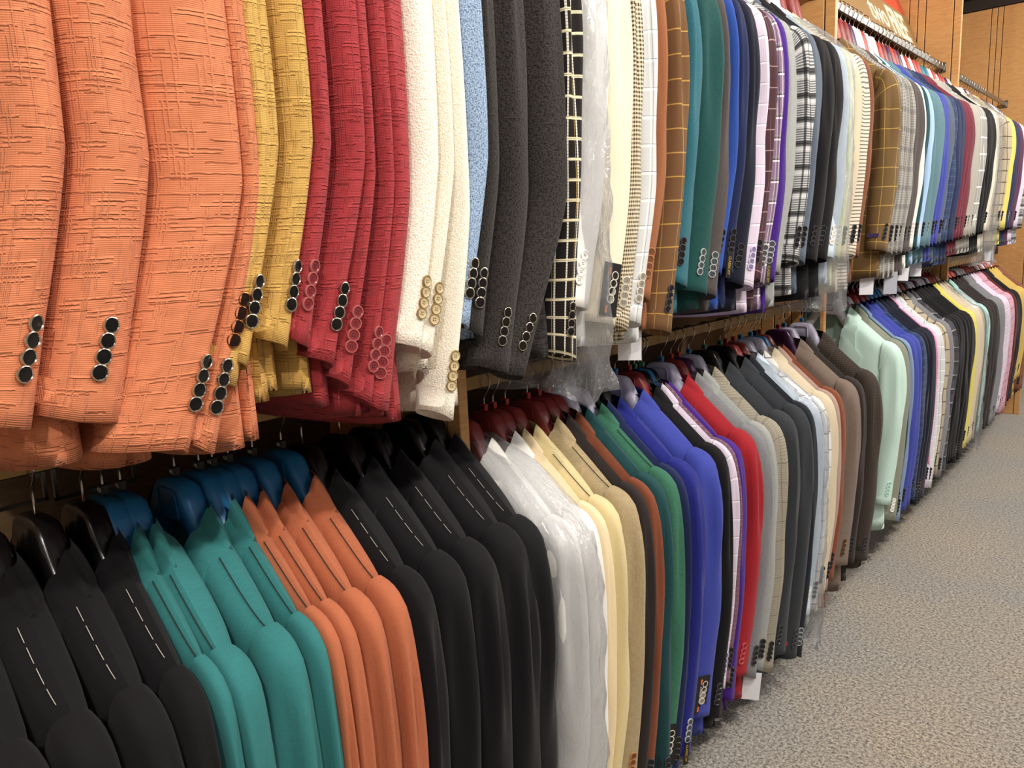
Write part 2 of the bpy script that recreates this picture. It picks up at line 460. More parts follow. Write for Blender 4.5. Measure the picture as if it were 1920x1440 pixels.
# ------------------------------------------------------------------ mesh helpers
class MB:
    """collects grids, boxes, tubes and lathes into one mesh"""
    def __init__(self):
        self.v, self.f, self.uv, self.m, self.nv = [], [], [], [], 0
        self.flat = []
    def raw(self, verts, faces, uvs=None, mat=0, flat=False):
        verts = np.asarray(verts, float).reshape(-1, 3)
        if uvs is None:
            uvs = np.stack([verts[:, 0] + verts[:, 1], verts[:, 2]], -1)
        b = self.nv
        self.v.append(verts)
        self.uv.append(np.asarray(uvs, float).reshape(-1, 2))
        self.nv += len(verts)
        for fc in faces:
            self.f.append([i + b for i in fc])
            self.m.append(mat)
            self.flat.append(flat)
    def grid(self, Pt, UV=None, close=False, flip=False, mat=0, flat=False):
        Pt = np.asarray(Pt, float)
        r, c = Pt.shape[:2]
        fs = []
        cc = c if close else c - 1
        for i in range(r - 1):
            for j in range(cc):
                k = (j + 1) % c
                q = (i * c + j, i * c + k, (i + 1) * c + k, (i + 1) * c + j)
                fs.append(q[::-1] if flip else q)
        self.raw(Pt.reshape(-1, 3), fs, None if UV is None else np.asarray(UV).reshape(-1, 2), mat, flat)
    def box(self, lo, hi, mat=0, bev=0.0):
        x0, y0, z0 = lo
        x1, y1, z1 = hi
        if bev <= 0:
            v = [(x0, y0, z0), (x1, y0, z0), (x1, y1, z0), (x0, y1, z0), (x0, y0, z1), (x1, y0, z1), (x1, y1, z1), (x0, y1, z1)]
            f = [(3, 2, 1, 0), (4, 5, 6, 7), (0, 1, 5, 4), (1, 2, 6, 5), (2, 3, 7, 6), (3, 0, 4, 7)]
            self.raw(v, f, None, mat, True)
        else:
            b = bev
            def ring(z, i):
                return [(x0 + i, y0 + b, z), (x0 + b, y0 + i, z), (x1 - b, y0 + i, z), (x1 - i, y0 + b, z),
                        (x1 - i, y1 - b, z), (x1 - b, y1 - i, z), (x0 + b, y1 - i, z), (x0 + i, y1 - b, z)]
            rs = [ring(z0, b), ring(z0 + b, 0), ring(z1 - b, 0), ring(z1, b)]
            v = [p for r in rs for p in r]
            f = [tuple(range(7, -1, -1)), tuple(range(24, 32))]
            for k in range(3):
                for j in range(8):
                    f.append((k * 8 + j, k * 8 + (j + 1) % 8, (k + 1) * 8 + (j + 1) % 8, (k + 1) * 8 + j))
            self.raw(v, f, None, mat, True)
    def tube(self, pts, r, seg=8, mat=0):
        pts = np.asarray(pts, float)
        n = len(pts)
        T = np.gradient(pts, axis=0)
        T /= np.linalg.norm(T, axis=1)[:, None] + 1e-12
        ref = np.array([0, 1.0, 0]) if abs(T[0][1]) < 0.9 else np.array([1.0, 0, 0])
        rings = []
        for i in range(n):
            a = np.cross(T[i], ref)
            a /= np.linalg.norm(a) + 1e-12
            b = np.cross(T[i], a)
            th = np.linspace(0, 2 * np.pi, seg, endpoint=False)
            rings.append(pts[i] + r * (np.cos(th)[:, None] * a + np.sin(th)[:, None] * b))
        self.grid(np.array(rings), None, True, mat=mat)
        k = self.nv - n * seg
        self.f.append([k + j for j in range(seg)]); self.m.append(mat); self.flat.append(True)
        self.f.append([k + (n - 1) * seg + seg - 1 - j for j in range(seg)]); self.m.append(mat); self.flat.append(True)
    def lathe(self, prof, seg=20, mat=0, mats=None):
        """revolve (r, h) profile about +Z"""
        th = np.linspace(0, 2 * np.pi, seg, endpoint=False)
        for i in range(len(prof) - 1):
            a, b = prof[i], prof[i + 1]
            P2 = np.array([[(p[0] * math.cos(t), p[0] * math.sin(t), p[1]) for t in th] for p in (a, b)])
            self.grid(P2, None, True, mat=mats[i] if mats else mat)
    def mesh(self, name, mats, smooth=True):
        me = bpy.data.meshes.new(name)
        V = np.concatenate(self.v) if self.v else np.zeros((0, 3))
        me.from_pydata(V.tolist(), [], self.f)
        uvl = me.uv_layers.new(name='UVMap')
        UV = np.concatenate(self.uv)
        idx = np.empty(len(me.loops), dtype=np.int32)
        me.loops.foreach_get('vertex_index', idx)
        uvl.data.foreach_set('uv', UV[idx].astype(np.float32).ravel())
        me.polygons.foreach_set('use_smooth', [smooth and not fl for fl in self.flat])
        if len(set(self.m)) > 1:
            me.polygons.foreach_set('material_index', self.m)
        for mt in (mats if isinstance(mats, (list, tuple)) else [mats]):
            me.materials.append(mt)
        me.update()
        return me
    def obj(self, name, mats, parent=None, smooth=True):
        return link(name, self.mesh(name, mats, smooth), parent)

def link(name, data, parent=None):
    o = bpy.data.objects.new(name, data)
    COL.objects.link(o)
    if parent is not None:
        o.parent = parent
    return o
def empty(name, loc=(0, 0, 0), rz=0.0):
    o = bpy.data.objects.new(name, None)
    o.empty_display_size = 0.05
    COL.objects.link(o)
    o.location = loc
    o.rotation_euler = (0, 0, rz)
    return o
def tag(o, label=None, cat=None, group=None, kind=None):
    if label: o['label'] = label
    if cat: o['category'] = cat
    if group: o['group'] = group
    if kind: o['kind'] = kind
    return o
def text_mesh(body, size, mat, extrude=0.0002, align='CENTER', space=1.0, offset=0.0):
    c = bpy.data.curves.new('lettering', 'FONT')
    c.body = body
    c.size = size
    c.extrude = extrude
    c.align_x = align
    c.align_y = 'CENTER'
    c.space_character = space
    c.offset = offset
    c.resolution_u = 3
    o = bpy.data.objects.new('lettering', c)
    COL.objects.link(o)
    dg = bpy.context.evaluated_depsgraph_get()
    me = bpy.data.meshes.new_from_object(o.evaluated_get(dg))
    bpy.data.objects.remove(o)
    bpy.data.curves.remove(c)
    me.materials.clear()
    me.materials.append(mat)
    return me

# ------------------------------------------------------------------ the room
XR, ZU = 0.30, 2.039                      # rail distance from the back panel, upper rail height
ZLB = [1.075, 1.047, 1.106, 1.106]         # lower rail heights, bay by bay
DIV = [-0.82, 0.905, 2.67, 4.40, 6.10]    # dividers between the rail bays
def zlow(y):
    return ZLB[sum(y > d for d in DIV[1:4])]
XE = 0.37                                  # divider depth
Y0, Y1, X1, ZC = -3.0, 10.0, 5.2, 2.95

b = MB(); b.grid([[(0, Y0, 0), (X1, Y0, 0)], [(0, Y1, 0), (X1, Y1, 0)]], None, flip=False)
fl = tag(b.obj('floor', CARPET), 'grey and beige speckled loop carpet', kind='structure')
b = MB(); b.box((-0.05, Y0, 0), (0.0, Y1, ZC)); wl = tag(b.obj('wall_left', BACKPANEL), kind='structure')
b = MB(); b.box((X1, Y0, 0), (X1 + 0.05, Y1, ZC)); tag(b.obj('wall_right', PLASTER), kind='structure')
b = MB(); b.box((-0.05, Y1, 0), (X1 + .05, Y1 + 0.05, ZC)); tag(b.obj('wall_end', PLASTER), kind='structure')
b = MB(); b.box((-0.05, Y0 - 0.05, 0), (X1 + .05, Y0, ZC)); tag(b.obj('wall_back', PLASTER), kind='structure')
b = MB(); b.box((-0.05, Y0 - .05, ZC), (X1 + .05, Y1 + .05, ZC + 0.05)); tag(b.obj('ceiling', CEIL), kind='structure')

# dividers: oak boards with recessed joints between them, an edge post in front
def divider(idx, y, zb, zt, opening):
    root = empty('trim_%d' % (idx + 1), (0, y, 0))
    tag(root, kind='structure')
    t = 0.011
    xe = XE if idx < 4 else 0.50
    strips = [(0.0, 0.138), (0.142, 0.176), (0.180, 0.212), (0.216, xe - .036), (xe - .032, xe)] if idx < 4 else [(0.0, .192), (.196, .226), (.230, .258), (.262, xe - .036), (xe - .032, xe)]
    low = zb
    if opening:
        # below the upper rail this divider stands open behind its edge post
        zo = 1.14
        b = MB(); b.box((0.0, -t * .6, zo), (0.338, t * .6, zt)); b.obj('joint_backing', GROOVE, root)
        b = MB(); b.box((0.0, -t * .6, zb), (0.28, t * .6, zo)); b.obj('joint_backing', GROOVE, root)
        lowst = [(0.0, 0.138), (0.142, 0.186), (0.190, 0.222), (0.226, 0.246), (0.250, 0.28)]
        for a, c in lowst:
            b = MB(); b.box((a, -t, zb), (c, t, zo - .002), bev=.0015); b.obj('board', WOOD, root)
        b = MB(); b.box((0.346, -t, zb), (0.36, t, zo), bev=.0015); b.obj('edge_post', WOOD_EDGE, root)
        low = zo
    else:
        b = MB(); b.box((0.0, -t * .6, zb), (xe - .032, t * .6, zt)); b.obj('joint_backing', GROOVE, root)
    for k, (a, c) in enumerate(strips):
        b = MB(); b.box((a, -t, low), (c, t, zt), bev=.0015)
        b.obj('edge_post' if k == 4 else 'board', WOOD_EDGE if k == 4 else WOOD, root)
    return root
for i, y in enumerate(DIV):
    divider(i, y, 0.0, 2.64 if i == 4 else 2.72, i == 2)
# dark soffit above the far divider
b = MB(); b.box((0.0, DIV[4] - .02, 2.645), (0.60, Y1, ZC)); tag(b.obj('trim_6', SOFFIT), kind='structure')
b = MB(); b.box((0.0, Y0, 2.725), (0.34, DIV[4] - .025, ZC)); tag(b.obj('trim_7', WOOD), kind='structure')
# a mirror on the back panel behind the third bay
mr = empty('wall_mirror', (0.0, 3.55, 0.62))
b = MB(); b.box((0.004, -.80, -.42), (0.010, .80, .42)); b.obj('mirror_glass', MIRROR, mr)
b = MB()
for a, c in (((-.82, -.44), (.82, -.42)), ((-.82, .42), (.82, .44)), ((-.82, -.42), (-.80, .42)), ((.80, -.42), (.82, .42))):
    b.box((0.002, a[0], a[1]), (0.016, c[0], c[1]))
b.obj('mirror_frame', WOOD_EDGE, mr)
tag(mr, 'wall mirror behind the mint jacket, seen past the thin oak post', 'mirror')

# rails: flat chrome bars carried between the dividers
bays = ['nearest', 'second', 'third', 'farthest']
for k in range(4):
    for rn, z in (('upper', ZU), ('lower', ZLB[k])):
        y0, y1 = DIV[k] + .011, DIV[k + 1] - .011
        r = empty('clothes_rail', (XR, y0, z))
        b = MB(); b.box((-.005, 0.006, -.014), (.005, y1 - y0 - .006, .012), bev=.0015); b.obj('bar', CHROME if rn == 'upper' else RAIL_WOOD_REFLECTION, r)
        for yy in (0.0, y1 - y0 - .006):
            b = MB(); b.box((-.016, yy, -.024), (.016, yy + .006, .022), bev=.0015); b.obj('bracket', CHROME, r)
        tag(r, 'flat %s %s clothes rail in the %s bay' % ('chrome' if rn == 'upper' else 'reflection-tinted chrome', rn, bays[k]), 'clothes rail', 'flat clothes rails')
# wall bracket frame behind the nearest lower rail
br = empty('rail_frame', (0.0, .16, 1.03))
b = MB()
for a, c in (((-.10, .05), (.16, .054)), ((-.10, -.03), (.16, -.026)), ((.156, -.03), (.16, .054)), ((.168, -.034), (.172, .054)), ((.168, -.034), (.27, -.030)), ((.266, -.03), (.27, .02))):
    b.box((0.20, a[0], a[1]), (0.206, c[0], c[1]))
b.obj('wire_frame', CHROME, br)
b = MB()
b.box((0.0, .0, .0), (0.20, .006, .006)); b.box((0.0, .15, .0), (0.20, .156, .006)); b.obj('wall_arm', CHROME, br)
b = MB(); b.box((0.206, .10, .048), (XR - .005, .104, .052)); b.obj('strut', CHROME, br)
tag(br, 'thin chrome wire frame behind the lower rail at left', 'wire frame')

# tilted advertising panel over the third bay's rail
sg = empty('sale_sign', (0.13, 3.535, 2.295), 0)
tilt = math.radians(23)
W2, H0, H1, HR = 0.845, -0.20, 0.22, 0.013
sgo = Matrix.Translation(Vector((0.13, 3.535, 2.295))) @ Matrix(((0, math.sin(-tilt) * 1.0, math.cos(tilt)), (1, 0, 0), (0, math.cos(tilt), math.sin(tilt)))).to_4x4()
# local axes: x along the rail, y up the panel, z out of its face
sg.matrix_world = sgo
b = MB(); b.box((-W2, H0, -.006), (W2, HR, 0)); b.obj('tan_panel', SIGN_TAN, sg)
b = MB(); b.box((-W2, HR + .001, -.006), (W2, H1, 0)); b.obj('red_panel', SIGN_RED, sg)
o = link('lettering', text_mesh('two', .17, SIGN_WHITE, .0015, 'LEFT', 1.0, .002), sg); o.location = (.12, -.095, .0015)
o = link('lettering', text_mesh('FREE', .20, SIGN_WHITE, .0015, 'LEFT', 1.0, .005), sg); o.location = (.43, -.095, .0015); o.scale = (.72, 1, 1)
b = MB(); b.box((.55, .07, 0), (.63, .20, .002)); b.obj('lettering', SIGN_WHITE, sg)
tag(sg, 'red and tan sale sign with cream letters above the third bay', 'sign')

# ------------------------------------------------------------------ hangers
def interp(x, xs, ys):
    return np.interp(x, xs, ys)
HXT = [0, .024, .034, .045, .057, .072, .12, .19]
HZT = [-.060, -.061, -.066, -.084, -.106, -.130, -.170, -.224]
HXB = [0, .03, .05, .07, .09, .13, .19]
HZB = [-.118, -.120, -.150, -.180, -.196, -.216, -.242]
_hook = {}
def hook_mesh(drop):
    if drop not in _hook:
        b = MB()
        a = np.linspace(math.radians(-35), math.radians(205), 22)
        arc = [(-.0175 * math.cos(t), 0, drop - .0025 + .0175 * math.sin(t)) for t in a]
        tail = [(.010, 0, drop - .021), (.003, 0, drop - .029), (0, 0, drop - .036), (0, 0, -.062)]
        b.tube(arc + tail, .0016, 7)
        _hook[drop] = b.mesh('hook', WIRE)
    return _hook[drop]
_hb = {}
def hanger_body(dy, drop):
    key = (dy, drop)
    if key not in _hb:
        b = MB()
        xs = np.array([-.19, -.183, -.16, -.13, -.10, -.08, -.066, -.054, -.044, -.034, -.026, 0, .026, .034, .044, .054, .066, .08, .10, .13, .16, .183, .19])
        rings = []
        for x in xs:
            ax = abs(x)
            zt, zb = interp(ax, HXT, HZT), interp(ax, HXB, HZB)
            f = float(np.clip((.078 - ax) / .045, 0, 1))
            f = f * f * (3 - 2 * f)
            zt, zb = zt + drop * f, zb + drop * .6 * f
            d = interp(ax, [0, .045, .062, .08, .11, .2], [.013, .0145, .0135, .011, dy, dy])
            e = .4 if ax > .186 else 1.0
            d *= e
            c = min(.006, (zt - zb) * .3)
            rings.append([(x, -d, zb + c), (x, -d, zt - c), (x, -d * .55, zt - .001), (x, d * .55, zt - .001), (x, d, zt - c), (x, d, zb + c), (x, d * .6, zb), (x, -d * .6, zb)])
        b.grid(np.array(rings), None, True)
        n = len(xs)
        b.f.append(list(range(8))[::-1]); b.m.append(0); b.flat.append(True)
        b.f.append([(n - 1) * 8 + j for j in range(8)]); b.m.append(0); b.flat.append(True)
        _hb[key] = b
    return _hb[key]
_hbm = {}
MARK = {
 'red': simple('marker_red', 'b02a2a', .4), 'green': simple('marker_green', '2c7a5c', .4),
 'black': INK_BLACK, 'blue': simple('marker_blue', '2a78b0', .4),
}
_mk = {}
def marker_mesh(c):
    if c not in _mk:
        b = MB(); b.box((-.0065, -.0045, -.059), (.0065, .0045, -.046), bev=.0012)
        if c != 'black':
            b.box((-.003, -.0053, -.0555), (.003, -.0043, -.0495), 1)
        _mk[c] = b.mesh('size_marker', [MARK[c], INK_BLACK])
    return _mk[c]
_sz = {}
def size_text(s):
    if s not in _sz:
        _sz[s] = text_mesh(s, .0075, WHITE_INK, .0001)
    return _sz[s]
_lp = {}
def logo_panel(c):
    if c not in _lp:
        b = MB()
        if c == 'white':
            b.box((-.024, -.0155, -.105), (.020, -.0125, -.079), bev=.001)
            _lp[c] = b.mesh('logo_plate', INK_BLACK)
        else:
            # raised frame on the front face
            pts = [(-.026, -.0152, -.108), (-.024, -.0152, -.076), (-.018, -.0152, -.072), (.018, -.0152, -.072), (.024, -.0152, -.076), (.027, -.0152, -.108)]
            b.tube(pts, .0012, 5)
            _lp[c] = b.mesh('logo_frame', HANG[c])
    return _lp[c]

SIZES = ['42R', '46L', '48L', '44L', '40R', '42R', '44R', '48L']
def make_hanger(col, loc, T, rz, label, mark, size=None, detail=True, drop=0.0):
    h = empty('suit_hanger', loc, rz)
    drop = round(drop, 2)
    link('hook', hook_mesh(0.0), h).location = (0, 0, drop)
    dy = round(min(.018, T * .6), 3)
    key = (col, dy, drop)
    if key not in _hbm:
        _hbm[key] = hanger_body(dy, drop).mesh('hanger_body', HANG[col])
    link('hanger_body', _hbm[key], h)
    if mark:
        mo = link('size_marker', marker_mesh(mark), h)
        mo.location = (0, 0, drop)
        if size:
            t = link('size_text', size_text(size), mo)
            t.location = (0, -.0048, -.0525)
            t.rotation_euler = (math.pi / 2, 0, 0)
    if detail and col in ('blue', 'maroon', 'white', 'purple', 'lilac'):
        link('logo_plate' if col == 'white' else 'logo_frame', logo_panel(col), h).location = (0, 0, drop)
    tag(h, label, 'hanger', 'plastic suit hangers')
    return h

# ------------------------------------------------------------------ jackets
SX = [0, .070, .085, .12, .16, .20, .25]
SZ = [-.098, -.100, -.110, -.138, -.173, -.2075, -.236]
def zsh(x):
    return np.interp(np.abs(x), SX, SZ)
ZNECK, ZBTN = -.100, -.50

class Jacket:
    def __init__(self, T, ry, zc, zh, bend, rng, lod, soft):
        self.Tf, self.Tb = float(np.clip(ry[0], .014, .040)), float(np.clip(ry[1], .014, .036))
        self.T = T
        self.ryf, self.ryb = ry
        self.ry = min(ry)
        self.zc, self.zh, self.bend, self.lod = zc, zh, bend, lod
        self.ph = rng.uniform(0, 6.28, 12)
        self.soft = soft
        self.rx = .045
    def hw(self, z):
        return np.interp(-z, [.13, .22, .35, .6, 1.0], [.200, .205, .212, .212, .222])
    def surf(self, x, z, back=False):
        """half depth of the torso at (x, z)"""
        d = np.maximum(zsh(x) - z, 0)
        prof = np.sqrt(np.clip(1 - (1 - np.clip(d / .034, 0, 1)) ** 2, 0, 1))
        side = np.sqrt(np.clip(1 - np.clip(np.abs(x) / self.hw(z), 0, 1) ** 8, 0, 1))
        t = (self.Tb if back else self.Tf) * prof * side
        p = self.ph
        w = .0035 * self.soft * np.sin(26 * x + 2.2 * z + p[0 + back]) * np.clip(d / .2, 0, 1) * side
        w = w + .002 * self.soft * np.sin(55 * x - 4 * z + p[2 + back]) * np.clip((d - .2) / .3, 0, 1) * side
        return t + w
    def xo(self, z):
        o = .076 * np.clip((z - ZBTN) / (ZNECK - ZBTN), 0, 1) ** .80
        cut = np.clip((self.zh + .13 - z) / .13, 0, 1) ** 2 * .03
        return o + cut
    def body(self):
        b = MB()
        nr, nc = {0: (34, 13), 1: (24, 9), 2: (16, 7)}[self.lod]
        v = np.linspace(0, 1, nr) ** 1.25
        s = 1 - (1 - np.linspace(0, 1, nc)) ** 1.8
        for sgn in (1, -1):
            z0 = ZNECK + v * (self.zh - ZNECK)
            inner = self.xo(z0)[:, None] - (.012 if sgn > 0 else .0) * (z0 < ZBTN)[:, None]
            X = inner + s[None, :] * (self.hw(z0)[:, None] - inner)
            Zs = zsh(X)
            lift = .012 * (np.abs(X) / .2) ** 2
            Z = Zs + (self.zh - .0 - Zs) * v[:, None] + lift * v[:, None]
            Yv = -self.surf(X, Z) - (.003 if sgn > 0 else 0.0) * np.clip(v * 4, 0, 1)[:, None] * (1 - s[None, :])
            Pt = np.stack([sgn * X, Yv, Z], -1)
            hem = Pt[-1:].copy(); hem[..., 1] *= .55; hem[..., 2] += .018
            Pt = np.concatenate([Pt, hem])
            UV = np.stack([Pt[..., 0], Pt[..., 2]], -1)
            b.grid(Pt, UV, flip=(sgn < 0))
        nb = nc * 2 - 1
        u = np.linspace(-1, 1, nb)
        u = np.sign(u) * (1 - (1 - np.abs(u)) ** 1.6)
        z0 = ZNECK + v * (self.zh - ZNECK)
        X = u[None, :] * self.hw(z0)[:, None]
        Zs = zsh(X)
        Z = Zs + (self.zh - Zs) * v[:, None] + .012 * (np.abs(X) / .2) ** 2 * v[:, None]
        Yv = self.surf(X, Z, True)
        Pt = np.stack([X, Yv, Z], -1)
        hem = Pt[-1:].copy(); hem[..., 1] *= .55; hem[..., 2] += .018
        Pt = np.concatenate([Pt, hem])
        b.grid(Pt, np.stack([Pt[..., 0] + .3, Pt[..., 2]], -1), flip=True)
        return b
    def lapel(self, sgn):
        b = MB()
        n = 16 if self.lod == 0 else 9
        zt, zg = -.190, -.252
        zs = np.concatenate([np.linspace(zt, zg, 4), np.linspace(zg, ZBTN, n)[1:]])
        rows = []
        for z in zs:
            xi = float(self.xo(np.array(z))) - .004
            if z > zg:
                w = .085 - .055 * (z - zg) / (zt - zg)
            else:
                w = .085 * max((z - ZBTN) / (zg - ZBTN), 0) ** .75
            r = []
            for f in np.linspace(0, 1, 5):
                x = xi + w * f
                zz = z - (0.010 * f if z > zg - .001 else 0)
                y = -max(float(self.surf(np.array(x), np.array(zz))), .0185 if z > -.26 else 0) - .0045 - .002 * math.sin(math.pi * f) - (.003 if sgn > 0 else 0)
                if f == 0: y += .004
                r.append((sgn * x, y, zz))
            # turned edge back to the cloth
            r.append((sgn * (xi + w - .001), y + .006, zz))
            rows.append(r)
        Pe = np.array(rows)[:, -2:]
        b.grid(Pe, np.stack([Pe[..., 0], Pe[..., 2]], -1), flip=(sgn < 0))
        Pt = np.array(rows)[:, :-1]
        b.grid(Pt, np.stack([Pt[..., 0] * .9 + Pt[..., 2] * .3, Pt[..., 2] - Pt[..., 0] * .3], -1), flip=(sgn < 0))
        return b
    def collar(self):
        b = MB()
        half = []
        for ph in np.linspace(0, math.pi / 2, 7)[:-1]:     # round the back of the neck
            I = (.073 * math.sin(ph), max(self.T * .8, .02) * math.cos(ph), -.084 - .006 * math.sin(ph))
            ox = .114 * math.sin(ph)
            O = (ox, (self.T + .006) * math.cos(ph) + .004 * math.sin(ph), float(zsh(ox)) - .030 * math.cos(ph) ** .5 + .005)
            half.append((I, O))
        yb_ = -max(.0185, self.Tf * .95 + .004)
        for tt in np.linspace(0, 1, 7):                    # slanting edge round on to the chest
            I = (.074 - .007 * tt, yb_ * tt ** .85, -.088 - .072 * tt)
            ox = .114 + .002 * tt
            zo = float(zsh(ox)) + .0045 - .030 * tt
            yo = -(float(self.surf(np.array(ox), np.array(zo))) + .006) * min(1, tt * 1.6) + .004 * (1 - tt)
            half.append((I, (ox, yo, zo)))
        for k in np.linspace(.12, 1, 7):
            z = -.158 - .060 * k
            zz = np.array(min(z, ZNECK))
            xi = min(float(self.xo(zz)) - .004, .070)
            xo_ = min(xi + .046 + .012 * k, .118)
            zo = min(-.166 - .066 * k, float(zsh(xo_)) - .026)
            yi = -max(.0185, float(self.surf(np.array(xi), zz)) + .004)
            yo = -(float(self.surf(np.array(xo_), np.array(zo))) + .0075)
            half.append(((xi, yi, z), (xo_, yo, zo)))
        for sgn in (1, -1):
            rows = []
            for I, O in half:
                I, O = np.array(I), np.array(O)
                r = []
                for f in (0, .12, .35, .65, 1):
                    p = I + (O - I) * f
                    p[2] += .002 * math.sin(math.pi * f)
                    p[1] += math.copysign(.0015, p[1]) * math.sin(math.pi * f)
                    r.append((sgn * p[0], p[1], p[2]))
                q = O.copy(); q[2] -= .006; q[1] *= .72
                r.append((sgn * q[0] * .985, q[1], q[2]))
                rows.append(r)
            Pe = np.array(rows)[:, -2:]
            b.grid(Pe, np.stack([Pe[..., 0], Pe[..., 2]], -1), flip=(sgn > 0))
            Pt = np.array(rows)[:, :-1]
            b.grid(Pt, np.stack([Pt[..., 0] + Pt[..., 1], Pt[..., 2]], -1), flip=(sgn > 0))
        return b
    # sleeve surface -------------------------------------------------
    def sl(self, th, d):
        """sleeve point for angle th (0 = out to the aisle, +90 deg = rear) and travel d below the shoulder tip;
        the first rings stand upright in the armhole and swing round into level rings"""
        D0 = .115
        L = -.204 - self.zc
        s = d / L
        p = self.ph
        k = self.soft
        q = np.clip(d / D0, 0, 1)
        tq = [0, .06, .15, .27, .42, .60, .80, 1.0]
        ox = np.interp(q, tq, [.196, .205, .218, .232, .2440, .2515, .2560, .2590])
        oz = np.interp(q, tq, [-.2050, -.2065, -.2110, -.2200, -.2350, -.2560, -.2840, -.3190])
        ix = np.interp(q, tq, [.186, .184, .182, .180, .178, .175, .172, .170])
        iz = np.interp(q, tq, [-.325, -.324, -.323, -.322, -.321, -.320, -.3195, -.3190])
        below = np.maximum(d - D0, 0)
        s2 = np.clip(below / (L - D0), 0, 1)
        grow = self.rx / .045
        ox = ox + .006 * np.sin(math.pi * np.clip(s2 * 1.2, 0, 1)) - .014 * s2 + (grow - 1) * .06 * q
        ix = ix + .010 * s2
        oz, iz = oz - below, iz - below
        ryf = np.interp(q, [0, .12, .4, 1], [self.Tf * .92, self.Tf * 1.0, max(self.Tf, self.ryf), self.ryf])
        ryb = np.interp(q, [0, .12, .4, 1], [self.Tb * .92, self.Tb * 1.0, max(self.Tb, self.ryb), self.ryb])
        ry = np.where(np.sin(th) > 0, ryb, ryf) * (1 - .06 * s2)
        yc = self.bend * (.004 * np.sin(math.pi * s2) - .042 * np.clip((s2 - .54) / .46, 0, 1) ** 1.15)
        ct, st = np.cos(th), np.sin(th)
        e = .62 + .30 * np.clip(q * 1.1, 0, 1)
        ux = np.sign(ct) * np.abs(ct) ** e
        uy = np.sign(st) * np.abs(st) ** e
        fold = .0075 * k * np.sin(6 * th + p[4] + 2 * s) * np.exp(-((s - .27) / .16) ** 2)
        fold = fold + .0026 * k * np.sin(3 * th + p[5] + 9 * s) * np.exp(-((s - .55) / .2) ** 2)
        fold = fold + .0018 * k * np.sin(2 * th + p[6] + 4.5 * s)
        fold = fold * min(1, self.ry / .022) * np.clip((q - .2) / .6, 0, 1)
        rr = 1 + fold / .035
        x = (ox + ix) / 2 + (ox - ix) / 2 * ux * rr
        z = (oz + iz) / 2 + (oz - iz) / 2 * ux
        y = yc + ry * uy * rr
        z = z - .010 * uy * np.clip((s2 - .85) / .15, 0, 1)
        return x, y, z
    def sleeve(self):
        b = MB()
        nr, nc = {0: (46, 30), 1: (30, 20), 2: (20, 14)}[self.lod]
        L = -.204 - self.zc
        ncap = {0: 13, 1: 9, 2: 7}[self.lod]
        d = np.concatenate([np.linspace(0, .115, ncap), np.linspace(.115, L, nr - ncap + 1)[1:]])
        th = np.linspace(-math.pi, math.pi, nc, endpoint=False)
        TH, D = np.meshgrid(th, d)
        x, y, z = self.sl(TH, D)
        Pt = np.stack([x, y, z], -1)
        i1 = Pt[-1:].copy()
        cen = i1.mean(axis=1, keepdims=True)
        i2 = cen + (i1 - cen) * .93; i2[..., 2] = i1[..., 2] - .001
        i3 = cen + (i1 - cen) * .88; i3[..., 2] = i1[..., 2] + .035
        Pt = np.concatenate([Pt, i2, i3])
        r = .050
        U = np.concatenate([TH, TH[-1:], TH[-1:]]) * r
        V = np.concatenate([-D, -D[-1:], -D[-1:] + .04])
        # duplicated seam column so the weave does not wrap
        Pt = np.concatenate([Pt, Pt[:, :1]], axis=1)
        UV = np.stack([np.concatenate([U, U[:, :1] + 2 * math.pi * r], axis=1), np.concatenate([V, V[:, :1]], axis=1)], -1)
        b.grid(Pt, UV, flip=True)
        return b
    def on_sleeve(self, th, d, off=.0):
        p = np.array([float(q) for q in self.sl(np.array(th), np.array(d))])
        e = .02
        pa = np.array([float(q) for q in self.sl(np.array(th + e), np.array(d))])
        pb = np.array([float(q) for q in self.sl(np.array(th), np.array(d + .004))])
        n = np.cross(pb - p, pa - p)
        n /= np.linalg.norm(n) + 1e-12
        if n[0] * math.cos(th) + n[1] * math.sin(th) < 0: n = -n
        dn = (pb - p) / (np.linalg.norm(pb - p) + 1e-12)
        return p + n * off, n, dn

def frame(p, n, down):
    """matrix with local +Z = n and local -Y = down the sleeve"""
    n = Vector(n).normalized()
    yv = -(Vector(down) - n * Vector(down).dot(n)).normalized()
    xv = yv.cross(n)
    M = Matrix((xv, yv, n)).transposed().to_4x4()
    M.translation = Vector(p)
    return M

_bt = {}
def button_mesh(style):
    if style not in _bt:
        face, rim = BTN[style]
        b = MB()
        R = .0080
        metal = style in ('ring', 'ring_dark', 'brass')
        if metal:
            b.lathe([(R * .96, 0), (R, .0012), (R * .97, .0026), (R * .86, .0030), (R * .80, .0020), (.0001, .0023)], 18, 0, [1, 1, 1, 1, 0])
        else:
            b.lathe([(R * .92, 0), (R, .0014), (R * .95, .0028), (R * .78, .0030), (R * .66, .0020), (.0001, .0019)], 18, 0, [1, 1, 1, 0, 0])
            for a in (45, 135, 225, 315):
                x, y = .0019 * math.cos(math.radians(a)), .0019 * math.sin(math.radians(a))
                th = np.linspace(0, 2 * np.pi, 6, endpoint=False)
                b.raw([(x + .0008 * math.cos(q), y + .0008 * math.sin(q), .0022) for q in th], [tuple(range(6))], None, 2, True)
        _bt[style] = b.mesh('button', [face, rim, HOLE])
    return _bt[style]

